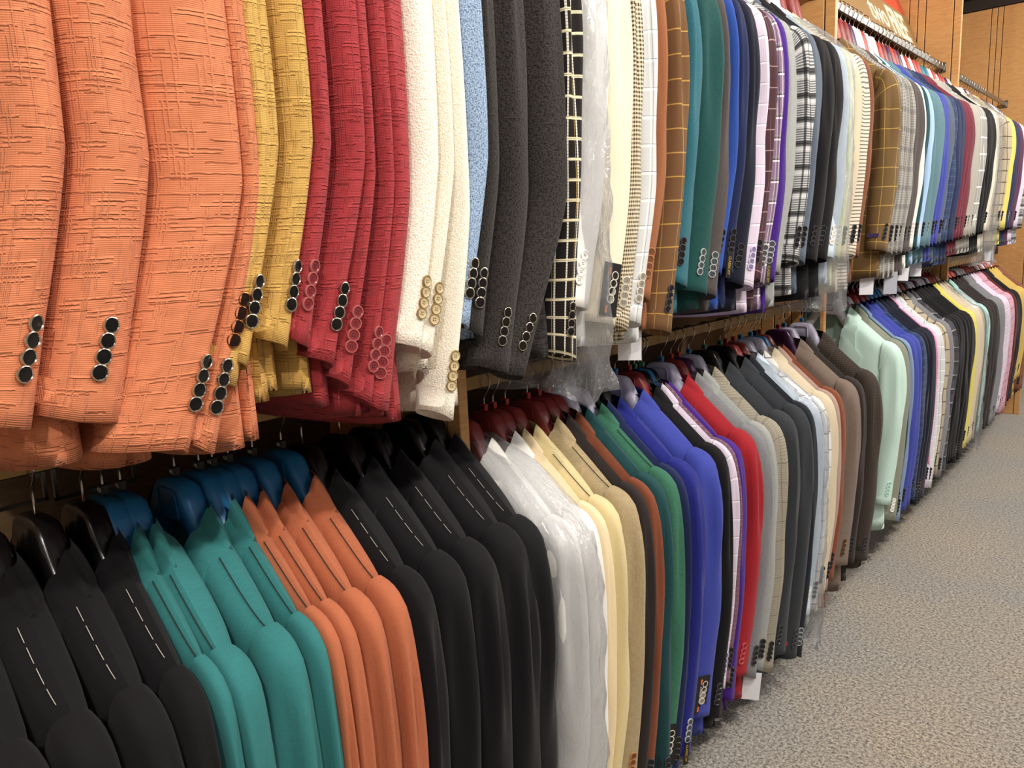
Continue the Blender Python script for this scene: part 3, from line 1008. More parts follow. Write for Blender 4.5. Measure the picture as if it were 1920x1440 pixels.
_card = {}
def card_mesh(kind):
    if kind in _card:
        return _card[kind]
    b = MB()
    if kind == 'arrow':
        b.box((-.026, -.075, 0), (.012, .014, .0008))
        me = b.mesh('label_card', INK_BLACK)
    elif kind == 'yellow':
        b.box((-.006, -.052, 0), (.006, .004, .0008)); me = b.mesh('label_strip', INK_BLACK)
    elif kind == 'red':
        b.box((-.016, -.008, 0), (.016, .008, .0008)); me = b.mesh('label_patch', RED_LABEL)
    elif kind == 'redsmall':
        b.box((-.008, -.006, 0), (.008, .006, .0008)); me = b.mesh('label_patch', RED_LABEL)
    elif kind == 'purple':
        b.box((-.017, -.006, 0), (.017, .006, .0008)); me = b.mesh('label_patch', PURPLE_LABEL)
    elif kind == 'blacksmall':
        b.box((-.012, -.006, 0), (.012, .006, .0008)); me = b.mesh('label_patch', INK_BLACK)
    elif kind in ('white', 'grey'):
        b.box((-.022, -.075, -.0004), (.022, 0, .0004))
        me = b.mesh('price_tag', PAPER if kind == 'white' else PAPER_GREY)
    elif kind == 'arrows':
        for s, y0 in ((1, .0), (-1, -.060)):
            b.raw([(-.0022, y0 - .006, .001), (.0022, y0 - .006, .001), (.0022, y0 + .003, .001), (-.0022, y0 + .003, .001)], [(0, 1, 2, 3)], None, 0, True)
            yy = y0 + (.003 if s > 0 else -.006)
            tri = [(-.0042, yy, .001), (.0042, yy, .001), (0, yy + s * .0045, .001)]
            b.raw(tri, [(0, 1, 2) if s > 0 else (2, 1, 0)], None, 0, True)
        me = b.mesh('arrow_print', ORANGE_INK)
    _card[kind] = me
    return me
_tx = {}
def ltext(s, size, mat):
    k = (s, size)
    if k not in _tx:
        _tx[k] = text_mesh(s, size, mat, .00005)
    return _tx[k]

def seam_path(j, off=.0015, n=14, x0=.117, x1=.196):
    pts = []
    for x in np.linspace(x0, x1, n):
        z = float(zsh(x)) - .0035
        y = -float(j.surf(np.array(x), np.array(z)))
        pts.append((x, y * .9 - off * .2, z + off + .0008))
    return pts

def make_jacket(rec, idx):
    row, y, ry, zc, zh, fab, hang, phrase, op = rec
    rng = np.random.default_rng(1000 + idx)
    zr = ZU if row == 'U' else zlow(y)
    drop = float(np.interp(y, [1, 3.2, 4.5], [.055, .055, .012])) if row == 'U' else 0.0
    zr -= drop
    T = float(np.clip(min(ry), .014, .040))
    lod = 0 if y < 1.7 else (1 if y < 3.1 else 2)
    soft = .45 if ('slub' in fab or 'tweed' in fab or 'boucle' in fab) else 1.0
    bend = (.95 if row == 'U' and y < 1.3 else .6) * op.get('bend', 1.0) * rng.uniform(.8, 1.2)
    j = Jacket(T, ry, zc, zh, bend, rng, lod, soft)
    rz = math.radians(op.get('rot', rng.uniform(-0.4, 0.4)))
    loc = (XR, y, zr)
    name = 'suit_jacket' if row == 'L' else 'blazer'
    root = empty(name, loc, rz)
    mat = FAB[fab]
    rail = 'upper' if row == 'U' else 'lower'
    tag(root, '%s on the %s rail' % (phrase, rail), 'jacket', 'jackets hung on the %s rails' % rail)
    j.body().obj('torso', mat, root)
    sm = j.sleeve().mesh('sleeve', mat)
    link('sleeve', sm, root)
    s2 = link('sleeve', sm, root); s2.scale = (-1, 1, 1)
    j.collar().obj('collar', mat, root)
    for sgn in (1, -1):
        j.lapel(sgn).obj('lapel', mat, root)
    # shoulder seam or white basting stitches
    if op.get('seam') and lod == 0:
        b = MB(); b.tube(seam_path(j, .0), .0007, 5); b.obj('shoulder_seam', SEAM_DARK, root)
    if op.get('baste'):
        b = MB()
        pts = np.array(seam_path(j, .0012, 40))
        for k in range(0, 36, 9):
            b.tube(pts[k:k + 8], .00042, 5)
        b.obj('basting_stitches', THREAD, root)
    # cuff buttons
    L = -.204 - zc
    v = Vector((XR + .21 - CAM[0], y - CAM[1]))
    th = math.atan2(-v.x, v.y) - math.radians(50) + rng.uniform(-.12, .12)
    st = op.get('btn')
    if st is None and (row == 'U' or y > 1.1):
        st = 'dark'
    if st:
        bm = button_mesh(st)
        for k in range(4):
            p, n, dn = j.on_sleeve(th - .04 * k, L - .042 - .0132 * (3 - k), -.0004)
            o = link('button', bm, root)
            o.matrix_local = frame(p, n, dn)
    lab = op.get('lab')
    if lab:
        dth = {'red': -.55, 'redsmall': -.8, 'purple': -1.0, 'blacksmall': -.7}.get(lab, 0)
        dd = {'arrow': .088, 'yellow': .036, 'red': .05}.get(lab, .05)
        p, n, dn = j.on_sleeve(th + dth - (.12 if lab == 'yellow' else 0), L - dd, .0025 if lab == 'arrow' else .0012)
        o = link('cuff_label', card_mesh(lab), root)
        o.matrix_local = frame(p, n, dn)
        if lab == 'arrow':
            # the card sits under the buttons
            o.matrix_local = frame(Vector(p) - Vector(n) * .0012, n, dn)
            a = link('arrow_print', card_mesh('arrows'), o); a.location = (-.012, 0, .0)
            t = link('lettering', ltext('EXPANDABLE WAIST', .0046, WHITE_INK), o); t.location = (-.012, -.030, .0009); t.rotation_euler = (0, 0, -math.pi / 2); t.scale = (.88, 1, 1)
        if lab == 'yellow':
            t = link('lettering', ltext('CLASSIC FIT', .0072, YELLOW_INK), o); t.location = (0, -.026, .0009); t.rotation_euler = (0, 0, -math.pi / 2)
    if op.get('tag'):
        o = link('price_tag', card_mesh(op['tag']), root)
        if row == 'L':
            o.location = (.232, -.012, zc + .006)
        else:
            o.location = (.19 + rng.uniform(-.02, .02), -.005, zh + .030)
        o.rotation_euler = (math.radians(90), math.radians(rng.uniform(-6, 6)), math.radians(35))
    # hanger
    if op.get('twin'):
        root['label'] = phrase
    hl = ('%s hanger, %s' if op.get('twin') else '%s hanger of the %s') % ({'lilac': 'pale lilac'}.get(hang, hang), phrase)
    mk, sz = {'maroon': 'red', 'blue': 'black', 'lilac': 'blue', 'black': None, 'red': 'red', 'white': 'green', 'purple': 'red'}.get(hang), None
    if hang == 'blue' and row == 'L' and y < .7:
        sz = SIZES[idx % 8]
    if hang == 'black' and row == 'L' and y > 1.2: mk = 'green'
    make_hanger(hang, loc, T, rz, hl, mk, sz, y < 3.2, drop)
    return root, j

JACKETS = [
 ('U', 0.243, (0.035, 0.031), -0.821, -0.884, 'orange_slub', 'maroon', 'rust-orange slub jacket at the left edge', {'btn': 'ring', 'bend': 1.3}),
 ('U', 0.303, (0.031, 0.045), -0.829, -0.899, 'orange_slub', 'maroon', 'rust-orange slub jacket second from the left edge', {'btn': 'ring', 'bend': 1.2}),
 ('U', 0.414, (0.075, 0.012), -0.874, -0.909, 'orange_slub', 'maroon', 'rust-orange slub jacket with its forearm swung forward', {'btn': 'ring', 'bend': 2.0}),
 ('U', 0.43, (0.012, 0.02), -0.881, -0.904, 'orange_slub', 'maroon', 'rust-orange slub jacket mostly hidden, next to the mustard ones', {'btn': 'ring', 'bend': 2.0}),
 ('U', 0.447, (0.012, 0.026), -0.817, -0.864, 'mustard_slub', 'maroon', 'mustard slub jacket touching the rust-orange ones', {'btn': 'ring_dark', 'bend': 1.8}),
 ('U', 0.463, (0.02, 0.012), -0.8, -0.854, 'mustard_slub', 'maroon', 'mustard slub jacket squeezed in the middle of three', {'btn': 'ring', 'bend': 1.5}),
 ('U', 0.507, (0.026, 0.012), -0.787, -0.864, 'mustard_slub', 'maroon', 'mustard slub jacket next to the crimson ones', {'btn': 'ring', 'bend': 1.2}),
 ('U', 0.525, (0.012, 0.024), -0.788, -0.884, 'crimson_slub', 'maroon', 'crimson slub jacket next to the mustard ones', {'btn': 'crimson', 'bend': 1.3}),
 ('U', 0.574, (0.024, 0.012), -0.815, -0.904, 'crimson_slub', 'maroon', 'crimson slub jacket second of five', {'btn': 'ring', 'bend': 1.6}),
 ('U', 0.59, (0.012, 0.012), -0.843, -0.904, 'crimson_slub', 'maroon', 'crimson slub jacket middle of five', {'btn': 'crimson', 'bend': 1.5}),
 ('U', 0.614, (0.012, 0.013), -0.87, -0.914, 'crimson_slub', 'maroon', 'crimson slub jacket fourth of five', {'btn': 'crimson', 'bend': 1.4}),
 ('U', 0.63, (0.013, 0.033), -0.881, -0.924, 'crimson_slub', 'maroon', 'crimson slub jacket next to the cream ones', {'btn': 'crimson', 'bend': 1.3}),
 ('U', 0.692, (0.033, 0.012), -0.815, -0.864, 'cream_boucle', 'maroon', 'cream boucle jacket next to the crimson ones', {'btn': 'gold'}),
 ('U', 0.717, (0.012, 0.012), -0.825, -0.924, 'cream_boucle', 'maroon', 'cream boucle jacket between two cream ones', {'btn': 'gold'}),
 ('U', 0.74, (0.012, 0.021), -0.916, -0.924, 'cream_boucle', 'maroon', 'cream boucle jacket with lowest cuff, beside the blue tweed', {'btn': 'gold'}),
 ('U', 0.782, (0.021, 0.012), -0.797, -0.834, 'blue_tweed', 'black', 'pale blue tweed jacket beside the cream ones', {'btn': 'ring'}),
 ('U', 0.798, (0.012, 0.028), -0.811, -0.864, 'black_tweed', 'black', 'black tweed jacket showing only a strip by the blue tweed', {'btn': 'ring'}),
 ('U', 0.855, (0.028, 0.037), -0.869, -0.884, 'black_tweed', 'black', 'black tweed jacket with one full row of ringed buttons', {'btn': 'ring'}),
 ('U', 0.95, (0.049, 0.012), -0.883, -0.884, 'black_tweed', 'black', 'black tweed jacket slanting over the checked one', {'btn': 'ring', 'bend': 2.3}),
 ('U', 0.99, (0.026, 0.026), -0.875, -0.874, 'black_check', 'black', 'black jacket with white and yellow grid check', {'btn': 'ring', 'bend': 0.2}),
 ('U', 1.046, (0.044, 0.044), -0.796, -0.879, 'white_plain', 'white', 'white jacket in a clear plastic bag', {'btn': 'white'}),
 ('U', 1.134, (0.044, 0.016), -0.834, -0.884, 'cream_plain', 'maroon', 'cream jacket with a black arrow label on its cuff', {'btn': 'shell', 'lab': 'arrow'}),
 ('U', 1.166, (0.016, 0.027), -0.845, -0.884, 'tan_houndstooth', 'maroon', 'tan and black houndstooth jacket showing a narrow strip', {'btn': 'shell'}),
 ('U', 1.221, (0.027, 0.012), -0.841, -0.894, 'pale_windowpane', 'maroon', 'pale grey windowpane jacket with grey lines', {'btn': 'shell'}),
 ('U', 1.245, (0.012, 0.036), -0.799, -0.874, 'brown_plain', 'maroon', 'plain chestnut brown jacket with matching buttons', {'btn': 'brown', 'tag': 'white'}),
 ('U', 1.318, (0.036, 0.022), -0.869, -0.864, 'brown_windowpane', 'maroon', 'brown windowpane jacket beside the plain chestnut one', {'btn': 'dark'}),
 ('U', 1.362, (0.022, 0.045), -0.783, -0.854, 'teal_suit', 'black', 'steel teal jacket with a small red cuff label', {'btn': 'dark', 'lab': 'redsmall'}),
 ('U', 1.454, (0.046, 0.024), -0.807, -0.854, 'deepgreen_suit', 'black', 'deep green jacket with four pale rimmed buttons', {'btn': 'grey'}),
 ('U', 1.502, (0.024, 0.02), -0.815, -0.864, 'charcoal_brown', 'black', 'charcoal brown jacket between deep green and blue', {'btn': 'grey'}),
 ('U', 1.542, (0.02, 0.017), -0.77, -0.864, 'blue_suit', 'black', 'bright blue jacket showing a narrow strip', {'btn': 'dark', 'bend': 1.5}),
 ('U', 1.576, (0.017, 0.026), -0.77, -0.864, 'navy_suit', 'black', 'navy jacket next to the bright blue one', {'btn': 'dark', 'lab': 'yellow'}),
 ('U', 1.628, (0.026, 0.029), -0.802, -0.874, 'darknavy_suit', 'black', 'blackish navy jacket beside the lilac check', {'btn': 'dark'}),
 ('U', 1.686, (0.029, 0.019), -0.81, -0.884, 'lilac_check', 'white', 'pale lilac windowpane jacket between dark ones', {'btn': 'lilac'}),
 ('U', 1.724, (0.019, 0.019), -0.796, -0.884, 'maroon_check', 'maroon', 'dark maroon windowpane jacket beside the lilac one', {'btn': 'dark'}),
 ('U', 1.761, (0.019, 0.014), -0.808, -0.884, 'plum_plaid', 'maroon', 'plum and white plaid jacket beside the purple one', {'btn': 'grey', 'bend': 1.4}),
 ('U', 1.79, (0.014, 0.045), -0.801, -0.894, 'purple_suit', 'maroon', 'deep purple jacket with a yellow lettered cuff label', {'btn': 'grey', 'lab': 'yellow'}),
 ('U', 1.885, (0.048, 0.033), -0.786, -0.884, 'grey_melange', 'white', 'light grey jacket with a red cuff label', {'btn': 'dark', 'lab': 'red', 'rot': -10}),
 ('U', 1.95, (0.033, 0.019), -0.77, -0.864, 'blackwhite_plaid', 'black', 'black and white plaid jacket beside the light grey one', {'btn': 'dark'}),
 ('U', 1.987, (0.019, 0.043), -0.77, -0.864, 'slate_suit', 'black', 'slate blue-grey jacket beside the black and white plaid', {'btn': 'dark'}),
 ('U', 2.072, (0.043, 0.037), -0.77, -0.884, 'black_suit', 'black', 'black jacket first of two by the bagged one', {'btn': 'dark'}),
 ('U', 2.146, (0.037, 0.033), -0.77, -0.884, 'black_suit', 'black', 'black jacket touching the bagged pale one', {'btn': 'dark'}),
 ('U', 2.211, (0.033, 0.019), -0.77, -0.854, 'sky_plain', 'white', 'ice-blue jacket in a clear plastic bag', {'btn': 'white'}),
 ('U', 2.25, (0.019, 0.024), -0.77, -0.864, 'lime_plain', 'white', 'pale lime jacket showing a narrow strip', {'btn': 'white'}),
 ('U', 2.297, (0.024, 0.041), -0.774, -0.884, 'beige_plain', 'maroon', 'beige jacket beside the finely striped one', {'btn': 'dark'}),
 ('U', 2.38, (0.041, 0.018), -0.771, -0.884, 'fine_stripe', 'maroon', 'beige jacket with fine dark cross stripes', {'btn': 'dark'}),
 ('U', 2.416, (0.018, 0.037), -0.77, -0.864, 'rust_plain', 'maroon', 'rust brown jacket at the end of its rail', {'btn': 'dark'}),
 ('U', 2.7, (0.056, 0.045), -0.77, -0.864, 'olive_windowpane', 'purple', 'olive brown windowpane jacket showing its whole front', {'btn': 'dark', 'lab': 'purple', 'tag': 'white', 'nolap': 0}),
 ('U', 2.871, (0.056, 0.045), -0.777, -0.874, 'grey_plaid', 'maroon', 'grey glen plaid jacket behind the olive windowpane', {'btn': 'dark', 'lab': 'blacksmall', 'tag': 'grey'}),
 ('U', 2.963, (0.046, 0.023), -0.781, -0.874, 'charcoal_brown', 'white', 'dark taupe jacket behind the glen plaid', {'btn': 'dark'}),
 ('U', 3.008, (0.023, 0.021), -0.77, -0.854, 'white_plain', 'white', 'white jacket showing a sliver beside dark taupe', {'btn': 'white'}),
 ('U', 3.051, (0.021, 0.024), -0.77, -0.854, 'darkteal_suit', 'red', 'dark teal jacket beside a pale blue strip', {'btn': 'dark'}),
 ('U', 3.099, (0.024, 0.045), -0.77, -0.844, 'paleblue_plain', 'white', 'pale blue jacket showing a narrow strip', {'btn': 'white', 'tag': 'white'}),
 ('U', 3.244, (0.056, 0.045), -0.77, -0.845, 'steel_teal', 'red', 'steel teal jacket before the royal blue one', {'btn': 'grey'}),
 ('U', 3.356, (0.056, 0.024), -0.77, -0.849, 'royal_suit', 'purple', 'royal blue jacket in the middle of the rail', {'btn': 'dark', 'tag': 'white'}),
 ('U', 3.405, (0.024, 0.045), -0.77, -0.861, 'slate_suit', 'red', 'grey-blue jacket showing a sliver by royal blue', {'btn': 'dark'}),
 ('U', 3.495, (0.045, 0.045), -0.77, -0.874, 'navy_plaid', 'purple', 'navy plaid jacket with a column of bright buttons', {'btn': 'grey'}),
 ('U', 3.618, (0.056, 0.045), -0.77, -0.878, 'navy_suit', 'red', 'navy jacket next to the burgundy one', {'btn': 'dark'}),
 ('U', 3.791, (0.056, 0.045), -0.77, -0.854, 'burgundy_suit', 'red', 'burgundy jacket far down the upper rail', {'btn': 'dark', 'lab': 'redsmall'}),
 ('U', 3.931, (0.056, 0.045), -0.77, -0.858, 'greige_suit', 'teal', 'warm grey jacket behind the burgundy one', {'btn': 'dark'}),
 ('U', 4.058, (0.056, 0.045), -0.77, -0.862, 'grey_windowpane', 'red', 'grey windowpane jacket with white lines beside black', {'btn': 'white'}),
 ('U', 4.243, (0.056, 0.045), -0.77, -0.879, 'black_suit', 'red', 'black jacket far down beside the bagged ivory one', {'btn': 'dark'}),
 ('U', 4.37, (0.056, 0.037), -0.77, -0.883, 'ivory_plain', 'white', 'ivory jacket in a clear plastic bag', {'btn': 'white', 'lab': 'redsmall'}),
 ('U', 4.662, (0.056, 0.045), -0.77, -0.887, 'beige_windowpane', 'white', 'beige windowpane jacket with dark lines far right', {'btn': 'dark', 'tag': 'white'}),
 ('U', 4.802, (0.056, 0.045), -0.77, -0.867, 'lemon_plain', 'white', 'lemon yellow jacket far right', {'btn': 'white'}),
 ('U', 4.926, (0.056, 0.045), -0.77, -0.877, 'navy_suit', 'maroon', 'navy jacket at the far right', {'btn': 'grey'}),
 ('U', 5.045, (0.056, 0.045), -0.77, -0.877, 'plum_suit', 'maroon', 'plum jacket at the far right edge', {'btn': 'dark'}),
 ('U', 5.169, (0.056, 0.045), -0.77, -0.877, 'lilac_check', 'maroon', 'pale pink-grey jacket at the far right edge', {'btn': 'dark'}),
 ('U', 5.339, (0.056, 0.035), -0.772, -0.877, 'blackwhite_plaid', 'maroon', 'dark checked jacket cut by the right edge', {'btn': 'dark'}),
 ('L', 0.164, (0.035, 0.03), -0.875, -0.91, 'black_suit', 'black', 'black jacket cut by the bottom left corner', {'baste': 1}),
 ('L', 0.223, (0.03, 0.026), -0.86, -0.899, 'black_suit', 'black', 'black jacket second from the bottom left corner', {'baste': 1}),
 ('L', 0.276, (0.026, 0.026), -0.895, -0.91, 'black_suit', 'black', 'black jacket squeezed third from the left', {'baste': 1}),
 ('L', 0.328, (0.026, 0.012), -0.863, -0.904, 'black_suit', 'black', 'black jacket touching the turquoise ones', {'baste': 1}),
 ('L', 0.351, (0.012, 0.012), -0.871, -0.909, 'turquoise_suit', 'blue', 'turquoise jacket mostly hidden behind black', {'seam': 1}),
 ('L', 0.372, (0.012, 0.034), -0.893, -0.911, 'turquoise_suit', 'blue', 'turquoise jacket second of four', {'seam': 1}),
 ('L', 0.44, (0.034, 0.017), -0.856, -0.893, 'turquoise_suit', 'blue', 'turquoise jacket third of four with a wide shoulder', {'seam': 1}),
 ('L', 0.473, (0.017, 0.012), -0.883, -0.916, 'turquoise_suit', 'blue', 'turquoise jacket touching the tangerine ones', {'seam': 1}),
 ('L', 0.492, (0.012, 0.012), -0.884, -0.914, 'tangerine_suit', 'blue', 'tangerine jacket mostly hidden behind turquoise', {'seam': 1}),
 ('L', 0.515, (0.012, 0.018), -0.856, -0.891, 'tangerine_suit', 'blue', 'tangerine jacket second of four', {'seam': 1}),
 ('L', 0.552, (0.018, 0.023), -0.892, -0.914, 'tangerine_suit', 'blue', 'tangerine jacket third of four', {'seam': 1}),
 ('L', 0.598, (0.023, 0.018), -0.872, -0.91, 'tangerine_suit', 'blue', 'tangerine jacket touching the black ones', {'seam': 1}),
 ('L', 0.633, (0.018, 0.034), -0.863, -0.9, 'black_suit', 'black', 'black basted jacket touching the tangerine ones', {'baste': 1}),
 ('L', 0.701, (0.034, 0.027), -0.895, -0.91, 'black_suit', 'black', 'black basted jacket second of five', {'baste': 1}),
 ('L', 0.756, (0.027, 0.037), -0.861, -0.902, 'black_suit', 'black', 'black basted jacket middle of five', {'baste': 1}),
 ('L', 0.829, (0.037, 0.034), -0.874, -0.909, 'black_suit', 'black', 'black basted jacket fourth of five', {'baste': 1}),
 ('L', 0.875, (0.034, 0.033), -0.891, -0.911, 'black_suit', 'black', 'black basted jacket beside the bagged white ones', {'baste': 1}),
 ('L', 0.965, (0.033, 0.032), -0.855, -0.892, 'white_plain', 'maroon', 'white jacket in clear plastic beside the black ones', {}),
 ('L', 1.029, (0.032, 0.013), -0.886, -0.917, 'white_plain', 'maroon', 'white jacket in clear plastic beside the pale yellow', {}),
 ('L', 1.054, (0.013, 0.018), -0.881, -0.912, 'peach_plain', 'maroon', 'ivory peach jacket showing a narrow strip', {}),
 ('L', 1.089, (0.018, 0.033), -0.857, -0.892, 'paleyellow_suit', 'maroon', 'pale yellow jacket beside the bagged white ones', {'seam': 1}),
 ('L', 1.155, (0.033, 0.017), -0.812, -0.896, 'khaki_melange', 'maroon', 'khaki melange jacket behind the pale yellow one', {'seam': 1, 'btn': 'brown'}),
 ('L', 1.19, (0.017, 0.015), -0.868, -0.91, 'darkbrown_suit', 'maroon', 'blackish brown jacket between khaki and chestnut', {}),
 ('L', 1.22, (0.015, 0.017), -0.865, -0.902, 'chestnut_suit', 'maroon', 'chestnut brown jacket beside the green one', {}),
 ('L', 1.255, (0.017, 0.026), -0.895, -0.91, 'darkteal_suit', 'lilac', 'blackish teal jacket showing its lower sleeve by green', {'bend': -1}),
 ('L', 1.307, (0.026, 0.012), -0.845, -0.901, 'green_melange', 'lilac', 'emerald green jacket with a black arrow cuff label', {'seam': 1, 'btn': 'shell', 'lab': 'arrow'}),
 ('L', 1.331, (0.012, 0.022), -0.877, -0.912, 'navy_suit', 'black', 'midnight navy jacket behind the emerald green one', {}),
 ('L', 1.376, (0.022, 0.045), -0.859, -0.897, 'indigo_suit', 'black', 'dark indigo jacket before the royal blue one', {'btn': 'grey', 'lab': 'yellow'}),
 ('L', 1.471, (0.047, 0.03), -0.81, -0.891, 'royal_suit', 'lilac', 'royal blue jacket with a black arrow cuff label', {'btn': 'shell', 'lab': 'arrow'}),
 ('L', 1.53, (0.03, 0.012), -0.848, -0.906, 'black_suit', 'maroon', 'black jacket between royal blue and lilac', {'btn': 'dark'}),
 ('L', 1.555, (0.012, 0.012), -0.787, -0.907, 'lilac_check', 'black', 'pale lilac windowpane jacket showing a narrow strip', {'btn': 'lilac'}),
 ('L', 1.571, (0.012, 0.012), -0.783, -0.892, 'mauve_check', 'blue', 'mauve brown jacket with fine check, shoulder only', {}),
 ('L', 1.587, (0.012, 0.045), -0.839, -0.895, 'purple_suit', 'black', 'deep purple jacket beside the bright red one', {'btn': 'dark'}),
 ('L', 1.679, (0.048, 0.024), -0.809, -0.909, 'red_suit', 'lilac', 'bright red jacket', {'btn': 'red'}),
 ('L', 1.727, (0.024, 0.019), -0.846, -0.903, 'grey_suit', 'maroon', 'mid grey faintly checked jacket behind the red one', {'btn': 'dark', 'tag': 'white'}),
 ('L', 1.765, (0.019, 0.029), -0.846, -0.89, 'grey_melange', 'purple', 'pale grey jacket behind the mid grey one', {'btn': 'dark'}),
 ('L', 1.822, (0.029, 0.043), -0.877, -0.901, 'tan_glen', 'lilac', 'tan-grey glen plaid jacket with dark edge stitching', {'btn': 'black'}),
 ('L', 1.909, (0.043, 0.045), -0.863, -0.91, 'charcoal_suit', 'black', 'charcoal jacket beside the tan-grey plaid', {'btn': 'dark'}),
 ('L', 2.004, (0.048, 0.018), -0.916, -0.939, 'charcoal_suit', 'black', 'charcoal jacket between two dark ones', {'btn': 'dark', 'lab': 'redsmall'}),
 ('L', 2.04, (0.018, 0.025), -0.933, -0.948, 'blackblue_suit', 'maroon', 'blue-black jacket beside the bagged pale one', {'btn': 'grey'}),
 ('L', 2.09, (0.025, 0.022), -0.827, -0.904, 'sky_plain', 'maroon', 'ice-white jacket in clear plastic beside blue-black', {'btn': 'white'}),
 ('L', 2.135, (0.022, 0.036), -0.829, -0.908, 'white_windowpane', 'lilac', 'white windowpane jacket with thin grey lines', {'btn': 'grey'}),
 ('L', 2.207, (0.036, 0.016), -0.807, -0.893, 'beige_plain', 'lilac', 'beige jacket between white windowpane and pinkish taupe', {'btn': 'dark'}),
 ('L', 2.24, (0.016, 0.016), -0.808, -0.893, 'pinktaupe_suit', 'blue', 'pinkish taupe jacket showing a narrow strip', {'btn': 'dark'}),
 ('L', 2.272, (0.016, 0.045), -0.791, -0.908, 'chestnut_suit', 'maroon', 'rust brown jacket beside the taupe one', {'btn': 'dark'}),
 ('L', 2.415, (0.056, 0.025), -0.79, -0.905, 'taupe_suit', 'purple', 'taupe jacket beside the rust brown one', {'btn': 'brass'}),
 ('L', 2.465, (0.025, 0.045), -0.806, -0.891, 'darkbrown_suit', 'lilac', 'blackish brown jacket showing only a shoulder strip', {'btn': 'dark'}),
 ('L', 2.618, (0.056, 0.037), -0.847, -0.898, 'brown_microcheck', 'lilac', 'dark brown micro-check jacket beside the mint one', {'btn': 'dark', 'lab': 'blacksmall'}),
 ('L', 2.881, (0.04, 0.04), -0.789, -0.906, 'mint_plain', 'white', 'mint green jacket showing its open front', {'btn': 'mint'}),
 ('L', 2.957, (0.038, 0.012), -0.873, -0.9, 'sage_suit', 'maroon', 'grey sage jacket behind the mint one', {'btn': 'white'}),
 ('L', 2.973, (0.012, 0.02), -0.856, -0.89, 'darkteal_suit', 'white', 'dark green jacket behind the sage one', {}),
 ('L', 3.005, (0.02, 0.045), -0.892, -0.92, 'steel_blue', 'white', 'pale steel blue jacket showing a thin strip', {}),
 ('L', 3.142, (0.056, 0.027), -0.871, -0.909, 'royal_suit', 'maroon', 'vivid royal blue jacket far down the rail', {}),
 ('L', 3.195, (0.027, 0.045), -0.863, -0.895, 'navy_plaid', 'maroon', 'navy plaid jacket beside vivid royal blue', {}),
 ('L', 3.354, (0.056, 0.012), -0.895, -0.912, 'darknavy_suit', 'blue', 'blackish navy jacket behind the navy plaid', {}),
 ('L', 3.37, (0.012, 0.024), -0.78, -0.907, 'pink_plain', 'black', 'pink jacket with its cuff showing at the bottom', {'bend': -1.2}),
 ('L', 3.416, (0.024, 0.032), -0.875, -0.906, 'lilac_check', 'white', 'pale lilac check jacket behind pink', {}),
 ('L', 3.48, (0.032, 0.039), -0.89, -0.906, 'pale_windowpane', 'white', 'pale grey windowpane jacket with white lines', {}),
 ('L', 3.557, (0.039, 0.041), -0.855, -0.896, 'beige_windowpane', 'white', 'beige grid check jacket with black lines', {}),
 ('L', 3.639, (0.041, 0.036), -0.886, -0.921, 'grey_suit', 'white', 'mid grey jacket beside the dark plaid', {}),
 ('L', 3.71, (0.036, 0.045), -0.88, -0.906, 'dark_plaid', 'rust', 'charcoal plaid jacket with pale grid lines', {}),
 ('L', 3.864, (0.056, 0.045), -0.857, -0.89, 'black_suit', 'white', 'black jacket first of two far down the rail', {}),
 ('L', 4.055, (0.056, 0.044), -0.894, -0.92, 'black_suit', 'white', 'black jacket beside the bagged beige ones', {}),
 ('L', 4.143, (0.044, 0.045), -0.867, -0.91, 'lemon_plain', 'white', 'lemon jacket sliver under the bagged beige one', {}),
 ('L', 4.319, (0.056, 0.016), -0.866, -0.896, 'beige_plain', 'maroon', 'beige jacket in clear plastic far down the rail', {}),
 ('L', 4.351, (0.016, 0.037), -0.894, -0.911, 'darkgreen_suit', 'taupe', 'bottle green jacket showing a shoulder line', {}),
 ('L', 4.43, (0.039, 0.045), -0.858, -0.906, 'paleteal_plain', 'taupe', 'pale aqua jacket at the end of its rail', {}),
 ('L', 4.687, (0.056, 0.045), -0.878, -0.91, 'darkbrown_suit', 'red', 'blackish brown jacket beginning the last rail', {'lab': 'redsmall'}),
 ('L', 4.869, (0.056, 0.045), -0.888, -0.905, 'grey_suit', 'white', 'mid grey jacket on the last rail', {}),
 ('L', 5.009, (0.056, 0.045), -0.855, -0.895, 'lilac_check', 'red', 'lilac jacket with black cuff buttons on the last rail', {}),
 ('L', 5.176, (0.056, 0.038), -0.889, -0.923, 'pink_check', 'maroon', 'pink windowpane jacket on the last rail', {}),
 ('L', 5.252, (0.038, 0.045), -0.876, -0.904, 'maroon_suit', 'maroon', 'maroon jacket on the last rail', {}),
 ('L', 5.392, (0.056, 0.045), -0.859, -0.89, 'black_suit', 'red', 'black jacket on the last rail', {}),
 ('L', 5.648, (0.056, 0.045), -0.77, -0.9, 'khakiyellow_plain', 'red', 'straw yellow jacket on the last rail', {'bend': 1}),
 ('L', 5.79, (0.056, 0.035), -0.864, -0.91, 'rust_plain', 'red', 'brown jacket cut by the right edge', {}),
 ('U', 2.757, (0.028, 0.028), -0.777, -0.874, 'grey_plaid', 'red', 'twin tucked before the grey glen plaid jacket behind the olive windowpane', {'btn': 'dark', 'twin': 1}),
 ('U', 2.814, (0.028, 0.028), -0.777, -0.874, 'grey_plaid', 'maroon', 'second twin before the grey glen plaid jacket behind the olive windowpane', {'btn': 'dark', 'twin': 1}),
 ('U', 2.917, (0.023, 0.023), -0.781, -0.874, 'charcoal_brown', 'purple', 'twin tucked before the dark taupe jacket behind the glen plaid', {'btn': 'dark', 'twin': 1}),
 ('U', 3.171, (0.036, 0.036), -0.77, -0.845, 'steel_teal', 'white', 'twin tucked before the steel teal jacket before the royal blue one', {'btn': 'dark', 'twin': 1}),
